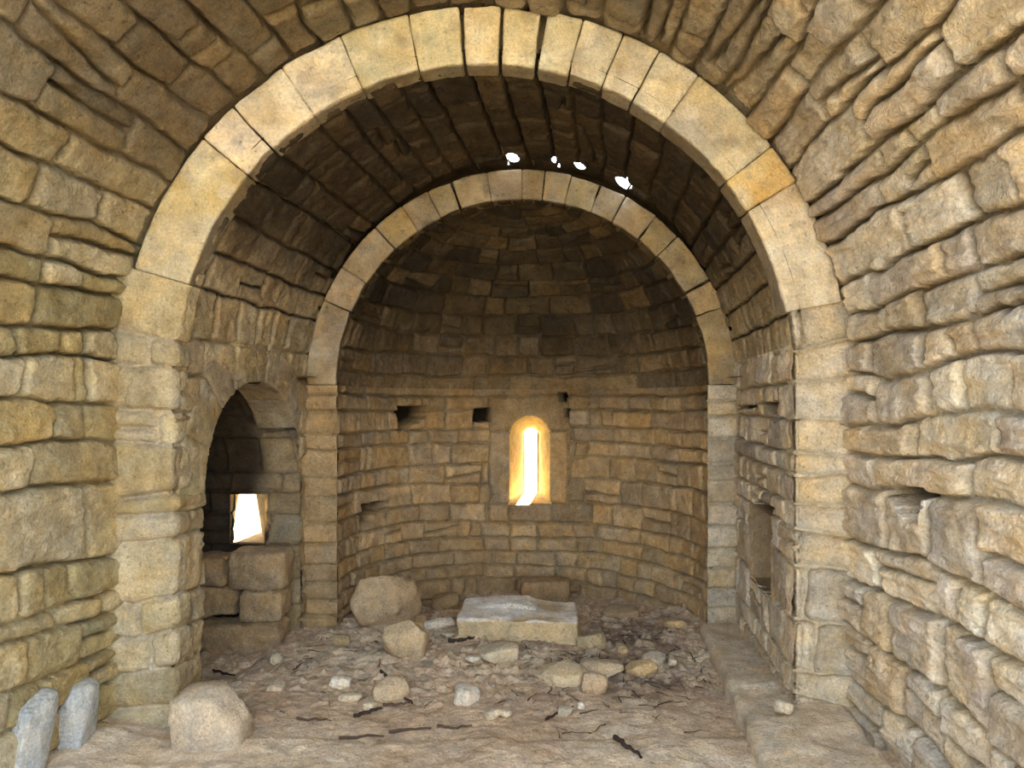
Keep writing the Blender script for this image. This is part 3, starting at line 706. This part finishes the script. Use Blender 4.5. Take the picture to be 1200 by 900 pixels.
outer('ceiling_outer_choir', *grid_quads(ex_choir, np.concatenate([[4.1], np.linspace(5.6, 5.98, 40)]), np.linspace(0, PI, 420), ex_hole))
outer('wall_outer_springing', *grid_quads(lambda U, V: np.stack([U * np.sin(V), AC[1] + U * np.cos(V), np.full_like(U, 1.99)], 1), np.array([1.62, 2.06]), np.linspace(-PI / 2 - .2, PI / 2 + .2, 50)))
zl = -.45
def ex_box(name, pts): outer(name, pts, [(0, 1, 2, 3)])
ex_box('wall_outer_niche', [(-2.95, 4.1, zl), (-2.95, 6.01, zl), (-2.95, 6.01, 2.1), (-2.95, 4.1, 2.1)])
ex_box('wall_outer_niche_top', [(-2.95, 4.1, 2.0), (-2.95, 6.02, 2.0), (-1.70, 6.02, 2.0), (-1.965, 4.1, 2.0)])
a_, b_, c_, d_ = -2.40, -2.15, .71, 1.06
Qe = [(-2.97, 6.0, zl), (a_, 6.0, zl), (b_, 6.0, zl), (-1.62, 6.0, zl), (-2.97, 6.0, c_), (a_, 6.0, c_), (b_, 6.0, c_), (-1.62, 6.0, c_), (-2.97, 6.0, d_), (a_, 6.0, d_), (b_, 6.0, d_), (-1.62, 6.0, d_), (-2.97, 6.0, 2.1), (a_, 6.0, 2.1), (b_, 6.0, 2.1), (-1.62, 6.0, 2.1)]
outer('wall_outer_niche_east', Qe, [(0, 1, 5, 4), (1, 2, 6, 5), (2, 3, 7, 6), (4, 5, 9, 8), (6, 7, 11, 10), (8, 9, 13, 12), (9, 10, 14, 13), (10, 11, 15, 14)])
ex_box('wall_outer_choir_right', [(2.3, 4.1, zl), (2.3, 6.2, zl), (2.3, 6.2, 2.1), (2.3, 4.1, 2.1)])
ex_box('wall_outer_choir_right_top', [(1.56, 4.1, 2.0), (1.76, 6.16, 2.0), (2.32, 6.16, 2.0), (2.32, 4.1, 2.0)])
ex_box('wall_outer_choir_right_end', [(1.62, 6.15, zl), (2.32, 6.15, zl), (2.32, 6.15, 2.1), (1.62, 6.15, 2.1)])
def ex_apse(U, V):
    return np.stack([2.03 * np.sin(U), AC[1] + 2.03 * np.cos(U), V], 1)
outer('wall_outer_apse', *grid_quads(ex_apse, np.linspace(-PI / 2, PI / 2, 241), np.linspace(-.45, 2.0, 71), lambda U, V: (np.abs(2.03 * np.sin(U) - .097) < .075) & (V > .82) & (V < 1.53)))
outer('ceiling_outer_apse', *grid_quads(lambda U, V: np.stack([1.70 * np.sin(U) * np.cos(V), AC[1] + 1.70 * np.cos(U) * np.cos(V), 1.95 + 1.70 * np.sin(V)], 1), np.linspace(-PI / 2, PI / 2, 33), np.linspace(0, PI / 2, 17)))

# ------------------------------------------------------------------ floor
ROCKS = []
def floor_z(x, y):
    P = np.stack([x, y, np.zeros_like(x)], 1)
    z = .030 * fbm(P, 1.4, 3, 201) + .016 * fbm(P, 6, 4, 202)
    z = z - .12 * sstep(6.0, 7.1, y) 
    z = z + .05 * np.exp(-(((x + .2) / 1.1) ** 2 + ((y - 5.2) / .7) ** 2))           # low heap of debris
    z = z - .05 * sstep(-1.75, -1.95, x) * sstep(4.3, 4.6, y)
    st = .02 * (1 - sstep(3.78, 3.86, y + .03 * fbm(P, 3, 2, 203)))                    # worn step at the front
    z = z + st
    z = z + .05 * sstep(-1.9, -2.2, x) * (1 - sstep(3.9, 4.5, y))                    # earth banked against the left pier
    return z
def build_floor():
    us = steps((-3.0, 2.4, .0125)); vs = steps((YW - 1.5, 3.2, .08), (3.2, 7.45, .0105))
    U, V = np.meshgrid(us, vs, indexing='ij'); U = U.ravel(); V = V.ravel()
    P = np.stack([U, V, np.zeros_like(U)], 1)
    z = floor_z(U, V)
    rub = sstep(4.0, 4.7, V)
    r = ridge(P, 9, 4, 210); z = z + (.006 + .010 * rub) * r + .006 * fbm(P, 35, 3, 211) * (1 + rub)
    # small clods
    f = np.floor(P[:, :2] * 16); cell = hid(f[:, 0].astype(int), f[:, 1].astype(int), 212)
    cx = (f[:, 0] + .3 + .4 * hid(f[:, 0].astype(int), f[:, 1].astype(int), 213)) / 16; cy = (f[:, 1] + .3 + .4 * cell) / 16
    d = np.sqrt((U - cx) ** 2 + ((V - cy) * 1.1) ** 2) + .006 * fbm(P, 40, 2, 214); rr = .010 + .014 * cell
    k = np.clip(1 - (d / rr) ** 2, 0, 1) ** .5 * (cell > .55) * rub
    z = z + k * .012
    kk = k * 0
    for sc, lo, hi, th_, hh, sd in ((9., .018, .045, .68, .012, 230), (24., .007, .016, .66, .006, 240), (5., .03, .085, .72, .016, 250)):
        f = np.floor(P[:, :2] * sc); ix = f[:, 0].astype(int); iy = f[:, 1].astype(int)
        e = hid(ix, iy, sd); an = hid(ix, iy, sd + 3) * 3.14
        cx = (f[:, 0] + .35 + .3 * hid(ix, iy, sd + 1)) / sc; cy = (f[:, 1] + .35 + .3 * hid(ix, iy, sd + 2)) / sc
        dx = U - cx; dy = V - cy; ca = np.cos(an); sa = np.sin(an)
        q1 = np.abs(dx * ca + dy * sa); q2 = np.abs(-dx * sa + dy * ca) * 1.5
        d = (np.maximum(q1, q2) * .6 + np.sqrt(q1 ** 2 + q2 ** 2) * .4) + .35 * lo * fbm(P, 30, 2, sd + 5)
        rr = lo + (hi - lo) * hid(ix, iy, sd + 4)
        m = np.clip((rr - d) / .006, 0, 1) * (e > th_) * np.clip(rub + .15, 0, 1)
        z = z + m * (hh * (.4 + e) + .25 * (hid(ix, iy, sd + 6) - .5) * dx)
        kk = np.maximum(kk, m * (.5 + .5 * hid(ix, iy, sd + 7)))
    k = np.maximum(k, kk)
    c = np.array((.64, .48, .34))[None, :] * (1 + .22 * fbm(P, 2.2, 4, 215)[:, None])
    pale = sstep(-.1, .5, fbm(P, 1.6, 3, 216) + .5 * (1 - sstep(3.7, 4.4, V)))[:, None]
    c = c * (1 - .6 * pale) + np.array((.84, .72, .55)) * .6 * pale
    hum = sstep(.12, .4, fbm(P, 3.3, 4, 217))[:, None] * sstep(4.5, 5.2, V)[:, None] * .5     # dark humus between the stones
    c = c * (1 - hum) + np.array((.19, .14, .12)) * hum
    hx = np.exp(-(((U - .65) / .5) ** 2 + ((V - 4.75) / .5) ** 2))[:, None]
    hx = np.maximum(hx, np.exp(-(((U - .85) / .4) ** 2 + ((V - 5.6) / .5) ** 2))[:, None])
    hx = np.clip(hx * (1 + 1.2 * fbm(P, 9, 3, 219)[:, None]), 0, 1) * .75
    c = c * (1 - hx) + np.array((.15, .105, .095)) * hx
    c = c * (1 - .7 * k[:, None]) + np.array((.60, .50, .36)) * .7 * k[:, None]
    Q = np.stack([U, V, z], 1)
    nv = len(vs); nu = len(us)
    ii = (np.arange(nu - 1)[:, None] * nv + np.arange(nv - 1)[None, :]).ravel()
    F = np.stack([ii, ii + nv, ii + nv + 1, ii + 1], 1)
    return struct(mesh_obj('floor', Q, F, MFL, col=np.clip(c, .01, .9)), 'uneven earth floor strewn with rubble')
build_floor()

# ------------------------------------------------------------------ loose stones
def rock_mesh(name, hx, hy, hz, seed, base, sub=4, cuts=13, rough=.07, stain=None, boxy=.5, tilt=(0, 0)):
    bm = bmesh.new(); bmesh.ops.create_icosphere(bm, subdivisions=sub, radius=1)
    V = np.array([v.co[:] for v in bm.verts]); F = np.array([[v.index for v in f.verts] for f in bm.faces]); bm.free()
    rs = np.random.RandomState(seed)
    # towards a box, then random facets
    m = np.max(np.abs(V), 1)[:, None]; V = V * (1 - boxy) + V / m * boxy * .86
    for _ in range(cuts):
        n = rs.normal(size=3); n /= np.linalg.norm(n); d = rs.uniform(.68, .92)
        over = np.clip(V @ n - d, 0, 9); V = V - over[:, None] * n * .9
    sh = rs.uniform(0, 40, 3)
    V = V * (1 + rough * 1.6 * fbm(V + sh, 1.3, 3, seed)[:, None] + rough * fbm(V + sh, 5, 4, seed + 1)[:, None] + rough * .4 * ridge(V + sh, 9, 3, seed + 2)[:, None])
    V = V * np.array([hx, hy, hz])
    c = stone_tint(V + sh, base, seed, .2, stain)
    return V, F, c
def place_rock(name, px, yb, w, h, dep, seed, base, label, cat='stone', stain=None, rot=0, sink=.2, boxy=.45, cuts=13, rough=.08, tilt=0, sub=4):
    """px: x at depth yb (front foot); w, h, dep: full size"""
    V, F, c = rock_mesh(name, w / 2, dep / 2, h / 2 / (1 - sink * .5), seed, base, sub, cuts, rough, stain, boxy)
    o = mesh_obj(name, V, F, MROCK, col=c)
    y = yb + dep / 2
    z = float(floor_z(np.array([px]), np.array([y]))[0])
    o.location = (px, y, z + h / 2 - h * sink * .5); o.rotation_euler = (tilt, 0, rot)
    tag(o, label, cat); ROCKS.append((px, y, max(w, dep) / 2))
    return o
TAN = (.53, .39, .24); PALE = (.68, .58, .44); WHITE = (.78, .71, .61); GOLD = (.64, .47, .26); GREY = (.56, .49, .39)
def X(px, y): return (px - 612.) / 850. * y
def Yb(py, z=0.): return 850. * (1.77 - z) / (py - 475.)
# (name, left px, right px, foot depth, height, depth, colour, label, options) measured once; X() turns the bearing into metres
def rk(name, x0, x1, y, h, dep, base, label, seed, **k):
    place_rock(name, X((x0 + x1) / 2, y + dep / 2), y, (x1 - x0) / 850. * (y + dep * .3), h, dep, seed, base, label, **k)
rk('boulder', 412, 496, 5.62, .42, .42, TAN, 'big rounded tan boulder leaning against the apse wall at far left', 301, cat='boulder', rough=.09, cuts=14, boxy=.25, rot=.2, tilt=-.25, sink=.15)
rk('rock', 447, 503, 4.85, .26, .26, (.58, .45, .29), 'squarish tan rock on the floor in front of the big apse boulder', 302, boxy=.65, rot=-.1, sink=.2)
rk('rock', 494, 534, 5.62, .09, .15, WHITE, 'flat whitish rock just left of the altar slab', 303, rot=.3)
rk('rock', 482, 499, 5.60, .08, .09, GOLD, 'small tan rock left of the flat whitish one', 304)
rk('rock', 507, 541, 5.42, .035, .09, WHITE, 'thin white stone flake beside the dark branch', 305, rot=-.25)
rk('rock', 560, 612, 4.80, .11, .24, (.70, .60, .44), 'pale domed rock in the floor in front of the altar slab', 306, sink=.5, rot=.2)
rk('rock', 545, 568, 4.86, .04, .07, WHITE, 'small white stone left of the pale domed rock', 307)
rk('rock', 621, 690, 4.47, .12, .30, (.68, .56, .38), 'largest flat ochre rock in the middle of the floor', 308, rot=-.15, boxy=.4, sink=.3)
rk('rock', 678, 735, 4.62, .10, .26, (.62, .51, .36), 'flat tapering tan rock right behind the largest flat rock', 309, rot=-.5, sink=.3)
rk('rock', 678, 714, 4.36, .13, .17, (.58, .44, .30), 'rounded brown rock propped at the right end of the largest flat rock', 310, sink=.15)
rk('rock', 674, 713, 5.10, .12, .18, (.47, .38, .24), 'tan rock touching the right front corner of the altar slab', 311, rot=.3)
rk('rock', 724, 737, 5.12, .06, .07, GOLD, 'small yellowish stone in the dark earth right of the altar slab', 312)
rk('rock', 732, 772, 4.66, .10, .17, GOLD, 'golden flat-topped rock right of the rock group', 313, rot=.1)
rk('rock', 752, 782, 4.80, .11, .20, GREY, 'greyish slanting rock tucked behind the golden rock', 314, rot=-.4)
rk('rock', 777, 805, 5.68, .07, .14, GOLD, 'golden flat rock near the right side of the apse wall', 315)
rk('rock', 702, 750, 6.0, .11, .22, (.40, .30, .19), 'flat brown rock in the earth right of the altar slab near the apse wall', 316, sink=.4)
rk('rock', 529, 564, 4.22, .10, .18, WHITE, 'rounded white rock low in the foreground debris', 317, sink=.4)
rk('rock', 566, 588, 4.05, .06, .10, PALE, 'pale angular stone in front of the rounded white rock', 318, rot=.5)
rk('rock', 584, 601, 4.07, .05, .08, PALE, 'small pale angular stone right beside a similar larger one at the front', 319, rot=-.3)
rk('boulder', 202, 296, 3.62, .33, .36, (.60, .50, .38), 'large rounded boulder at the foot of the left pier', 325, cat='boulder', boxy=.6, cuts=3, rough=.07, sink=.45)
rk('rock', 314, 332, 4.88, .09, .09, (.55, .47, .35), 'small pale blocky stone in front of the niche', 321, boxy=.8)
rk('rock', 387, 411, 5.25, .07, .10, (.46, .36, .21), 'small tan stone left of the squarish rock', 322)
rk('rock', 436, 482, 4.30, .12, .26, (.56, .44, .30), 'half-buried tan rock among twigs in front of the squarish rock', 323, sink=.6)
rk('rock', 396, 426, 4.28, .05, .10, PALE, 'long flat pale stone at the left end of the twigs', 324)
rk('rock', 424, 444, 4.20, .05, .09, PALE, 'small pale stone against the brown stick', 325)
rk('rock', 384, 412, 4.45, .08, .13, WHITE, 'whitish grey rock left of the half-buried rock', 326, rot=.2)
rk('rock', 782, 793, 4.90, .05, .06, PALE, 'small pale stone right of the greyish slanting rock', 327)
rk('rock', 676, 686, 4.20, .04, .04, WHITE, 'tiny white stone below the rounded brown rock', 328)
rk('rock', 651, 672, 4.10, .05, .10, (.52, .46, .36), 'pale stone in the dark humus at the front', 329, rot=.7)
rk('rock', 312, 335, 4.40, .06, .12, PALE, 'pale flat stone left of the twigs near the left boulder', 330)
rk('rock', 906, 930, 3.80, .14, .09, (.62, .54, .42), 'small pale stone resting on the ledge beside the right pier', 331, sink=-1.4)
rk('rock', 486, 504, 5.75, .12, .12, (.36, .26, .15), 'small brown stone right of the big apse boulder', 332)
rk('rock', 606, 672, 6.72, .26, .25, (.38, .27, .16), 'reddish brown block at the foot of the apse wall behind the altar slab', 333, boxy=.8, cuts=4, sink=.15)
rk('rock', 505, 540, 6.45, .16, .2, (.40, .29, .16), 'brown stone at the foot of the apse wall behind the slab left end', 334, boxy=.6, sink=.2)
# upright bluish slabs against the left wall
for (x, y, w, h, s, lb) in ((-2.235, 3.64, .24, .36, 340, 'upright bluish grey slab leaning on the left wall, nearer the pier'), (-2.27, 3.36, .27, .42, 341, 'upright bluish grey slab at the foot of the left wall, nearest the corner of the picture')):
    V, F, c = rock_mesh('upright_slab', .075, w / 2, h / 2, s, (.58, .60, .60), 4, 8, .06, None, .8)
    o = mesh_obj('upright_slab', V, F, MROCK, col=c); o.location = (x, y, h / 2 + .03); o.rotation_euler = (.05, .08, .1); tag(o, lb, 'stone slab')
# altar slab
def altar_slab():
    Q, F = block_mesh(.475, .25, .13, .02, .012, .014, 350, None, 5, chip=.02)
    t = Q.copy()
    Q[:, 2] += .022 * np.sin(Q[:, 0] * 6 + 2) * (Q[:, 2] > 0) * (Q[:, 1] > 0)
    Q[:, 1] += np.where(Q[:, 2] > 0, .03, -.02)
    Q[:, 0] *= 1 - .06 * (Q[:, 2] > 0)
    top = sstep(.105, .125, t[:, 2])[:, None]
    c = stone_tint(Q, (.60, .47, .29), 351, .12); c = c * (1 - top) + stone_tint(Q, (.86, .81, .74), 352, .12) * top
    o = mesh_obj('altar_slab', Q, F, MROCK, col=c); o.location = (-.03, 5.52, .09); o.rotation_euler = (.07, .01, -.04)
    tag(o, 'long rectangular dressed stone slab with whitish top lying in the middle of the apse floor', 'stone slab')
altar_slab()
# ledge along the right wall
def ledge():
    hl = 1.25
    Q, F = block_mesh(.30, hl, .10, .05, .016, .014, 360, None, 4, chip=.02)
    y = Q[:, 1] + 4.40
    k = (y - 3.15) / 2.5
    Q[:, 0] += 1.40 + .28 * k
    Q[:, 2] += .0 + .02 * np.sin(y * 2)
    Q[:, 1] = y
    c = stone_tint(Q, (.66, .56, .43), 361, .12)
    o = mesh_obj('stone_ledge', Q - np.array([1.5, 4.4, 0]), F, MROCK, col=c); o.location = (1.5, 4.4, 0)
    tag(o, 'low worn stone ledge running along the foot of the right wall', 'ledge')
ledge()
# sill masonry at the back of the niche
bench = empty('niche_bench', (-2.2, 5.55, 0)); tag(bench, 'low bench of rounded stone blocks below the slit window in the niche', 'bench')
rnd = random.Random(12)
for (x0, x1, z0, z1, s) in ((-2.70, -2.22, .42, .64, 1), (-2.21, -1.78, .38, .66, 2), (-2.70, -2.15, .16, .41, 3), (-2.14, -1.80, .15, .37, 4), (-2.55, -1.80, -.14, .14, 5)):
    Q, F = block_mesh((x1 - x0) / 2 - .001, .13, (z1 - z0) / 2 + .002, .045, .012, .030, 370 + s, None, 6, chip=.03)
    c = stone_tint(Q, [(.44, .33, .20), (.42, .31, .19), (.43, .32, .20)][s % 3], 370 + s, .25, (.32, .25, .17))
    o = mesh_obj('block', Q, F, MST, bench, c); o.location = ((x0 + x1) / 2 + 2.2, .0 + rnd.uniform(-.02, .02) - (.04 if s == 5 else 0), (z0 + z1) / 2)

# ---- small stone chips (copies of eight shapes) and twigs
protos = []
for k in range(8):
    V, F, c = rock_mesh('stone_chip', 1, rnd.uniform(.6, .95), rnd.uniform(.3, .55), 400 + k, [PALE, TAN, GREY, GOLD, WHITE, (.45, .34, .25), PALE, (.38, .30, .22)][k], 2, 8, .07, None, .4)
    me = mesh_obj('stone_chip', V, F, MROCK, col=c, smooth=False); protos.append(me)
def chip_spot():
    while True:
        y = rnd.triangular(4.0, 7.0, 4.9); x = rnd.uniform(-1.6, 1.35)
        if y > 5.8 and (x * x + (y - 5.8) ** 2) > 1.35 ** 2: continue
        if abs(x + .03) < .55 and 5.2 < y < 5.8: continue
        if x > .95 and y < 5.8: continue
        if any((x - a) ** 2 + (y - b) ** 2 < (r + .03) ** 2 for a, b, r in ROCKS): continue
        return x, y
for k in range(230):
    x, y = chip_spot(); s = rnd.uniform(.010, .028) if k % 6 else rnd.uniform(.03, .045)
    o = protos[k] if k < 8 else protos[k % 8].copy()
    if k >= 8: COL.objects.link(o)
    z = float(floor_z(np.array([x]), np.array([y]))[0])
    o.location = (x, y, z + s * .18); o.scale = (s, s, s); o.rotation_euler = (rnd.uniform(-.3, .3), rnd.uniform(-.3, .3), rnd.uniform(0, 6.3))
    tag(o, 'small stone chip lying in the rubble on the chapel floor', 'stone chip', 'stone chips scattered over the floor')
def twig_mesh(pts, r0, r1, seed, n=8):
    pts = [Vector(p) for p in pts]; rs = random.Random(seed)
    P = []
    for i in range(len(pts) - 1):
        for t in range(4):
            q = pts[i].lerp(pts[i + 1], t / 4); P.append(q + Vector((rs.uniform(-1, 1), rs.uniform(-1, 1), rs.uniform(-.5, .5))) * r0 * .8)
    P.append(pts[-1]); V = []; F = []
    for i, p in enumerate(P):
        d = (P[min(i + 1, len(P) - 1)] - P[max(i - 1, 0)]).normalized(); a = d.cross(Vector((0, 0, 1))); a = a.normalized() if a.length > .01 else Vector((1, 0, 0)); b_ = d.cross(a)
        r = r0 + (r1 - r0) * i / (len(P) - 1); r *= rs.uniform(.85, 1.15)
        for k in range(n): t = 2 * PI * k / n; V.append(p + (a * math.cos(t) + b_ * math.sin(t)) * r)
    for i in range(len(P) - 1):
        for k in range(n): q = (k + 1) % n; F.append((i * n + k, i * n + q, (i + 1) * n + q, (i + 1) * n + k))
    return [v[:] for v in V], F
def branch(name, pix, r0, r1, seed, label, mat=MTWIG, lift=.012):
    pts = []
    for px, y in pix:
        x = X(px, y); pts.append((x, y, float(floor_z(np.array([x]), np.array([y]))[0]) + lift))
    c0 = Vector(pts[0]); V, F = twig_mesh([Vector(p) - c0 for p in pts], r0, r1, seed)
    o = mesh_obj(name, V, F, mat); o.location = c0; tag(o, label, 'branch' if name == 'branch' else 'stick')
    return o
branch('branch', [(527, 5.22), (545, 5.24), (560, 5.34), (578, 5.46)], .017, .006, 1, 'dark forked branch in front of the left end of the altar slab', MBRANCH, .02)
branch('branch', [(445, 4.72), (458, 4.55), (470, 4.40), (483, 4.28)], .012, .006, 2, 'thin brown branch trailing down from the squarish rock', MTWIG, .02)
branch('stick', [(416, 4.10), (432, 4.16), (448, 4.22)], .012, .007, 3, 'dark stick end left of the reddish twig', MBRANCH, .02)
branch('stick', [(450, 4.24), (465, 4.23), (480, 4.26)], .009, .005, 4, 'reddish brown twig lying across the half-buried rock', MTWIG, .03)
branch('stick', [(512, 3.98), (530, 3.97), (553, 4.0)], .009, .004, 5, 'straight dark twig in the middle foreground')
branch('stick', [(455, 3.94), (480, 3.97), (505, 3.96)], .010, .004, 6, 'dark twig left of the straight foreground twig')
branch('stick', [(398, 3.87), (425, 3.89), (450, 3.88)], .010, .004, 7, 'dark twig at the front left of the rubble')
branch('branch', [(722, 3.78), (732, 3.70), (745, 3.62), (752, 3.56)], .013, .006, 8, 'dark gnarled root at the front edge right of centre', MBRANCH, .02)
branch('stick', [(620, 4.72), (640, 4.75), (660, 4.80)], .010, .004, 9, 'dark twig in front of the altar slab right half', MBRANCH)
branch('stick', [(640, 4.05), (655, 4.15), (672, 4.22)], .008, .004, 10, 'thin dark stick in the humus below the largest flat rock', MBRANCH)
branch('stick', [(348, 4.05), (365, 4.02), (384, 4.05)], .009, .004, 11, 'reddish twig right of the left boulder')
branch('branch', [(250, 4.9), (262, 4.82), (275, 4.72)], .010, .006, 12, 'dark stick lying inside the niche', MBRANCH, .04)
tw = []
for k in range(4):
    L_ = 1.; pts = [(-.5, 0, 0), (-.2, rnd.uniform(-.08, .08), .02), (.15, rnd.uniform(-.08, .08), .03), (.5, rnd.uniform(-.1, .1), 0)]
    V, F = twig_mesh(pts, .03, .012, 500 + k, 5); tw.append(mesh_obj('twig', V, F, MTWIG if k % 2 else MBRANCH))
for k in range(170):
    x, y = chip_spot()
    if k < 90:
        for _ in range(60):
            x = rnd.gauss(.55, .38); y = rnd.gauss(4.75, .42)
            if not any((x - a) ** 2 + (y - b) ** 2 < (r + .05) ** 2 for a, b, r in ROCKS): break
    y = max(3.9, min(6.9, y)); x = max(-1.5, min(1.2, x))
    if abs(x + .03) < .6 and 5.15 < y < 5.85: y -= .8
    o = tw[k] if k < 4 else tw[k % 4].copy()
    if k >= 4: COL.objects.link(o)
    s = rnd.uniform(.05, .16); z = float(floor_z(np.array([x]), np.array([y]))[0])
    o.location = (x, y, z + .014); o.scale = (s, s, s * .8); o.rotation_euler = (rnd.uniform(-.1, .1), rnd.uniform(-.15, .15), rnd.uniform(0, 6.3))
    tag(o, 'short dry twig lying in the rubble on the chapel floor', 'twig', 'dry twigs scattered over the floor')

# ------------------------------------------------------------------ outside ground, light, camera
g = mesh_obj('ground', [(-30, -40, -.4), (30, -40, -.4), (30, 40, -.4), (-30, 40, -.4)], [(0, 1, 2, 3)], plain('dry_grass', (.25, .22, .13)))
struct(g)
w = bpy.data.worlds.new('sky'); SC.world = w; w.use_nodes = True
N = w.node_tree.nodes; L = w.node_tree.links; bg = N['Background']
bg.inputs['Color'].default_value = (.76, .88, 1.0, 1); bg.inputs['Strength'].default_value = SKY
def sun(name, az, el, e, col):
    s = bpy.data.lights.new(name, 'SUN'); s.energy = e; s.angle = math.radians(1.0); s.color = col
    o = bpy.data.objects.new(name, s); COL.objects.link(o)
    d = Vector((math.sin(math.radians(az)) * math.cos(math.radians(el)), math.cos(math.radians(az)) * math.cos(math.radians(el)), math.sin(math.radians(el))))
    o.rotation_euler = d.to_track_quat('Z', 'Y').to_euler()
sun('sun', 9, 50, SUN, (1, .88, .66))
def portal(name, loc, rot, sx, sy):
    l = bpy.data.lights.new(name, 'AREA'); l.shape = 'RECTANGLE'; l.size = sx; l.size_y = sy; l.cycles.is_portal = True
    o = bpy.data.objects.new(name, l); COL.objects.link(o); o.location = loc; o.rotation_euler = rot
portal('sky_opening_nave', (-.3, YW, 1.1), (PI / 2, 0, 0), 4.9, 2.9)
portal('sky_opening_roof', (-.3, (YW + YROOF) / 2, 2.5), (0, 0, 0), 5.0, YROOF - YW)
portal('sky_opening_apse', (.09, 7.86, 1.15), (-PI / 2, 0, 0), .2, .8)
cam = bpy.data.cameras.new('camera'); co = bpy.data.objects.new('camera', cam); COL.objects.link(co); SC.camera = co
co.location = (0, 0, 1.77); co.rotation_euler = (PI / 2, 0, 0)
cam.sensor_fit = 'HORIZONTAL'; cam.sensor_width = 36; cam.lens = 850 / 1200 * 36
cam.shift_x = -12 / 1200; cam.shift_y = 25 / 1200; cam.clip_start = .05
SC.view_settings.view_transform = 'Standard'; SC.view_settings.look = 'None'; SC.view_settings.gamma = 1; SC.view_settings.use_curve_mapping = False
SC.view_settings.exposure = EXPO
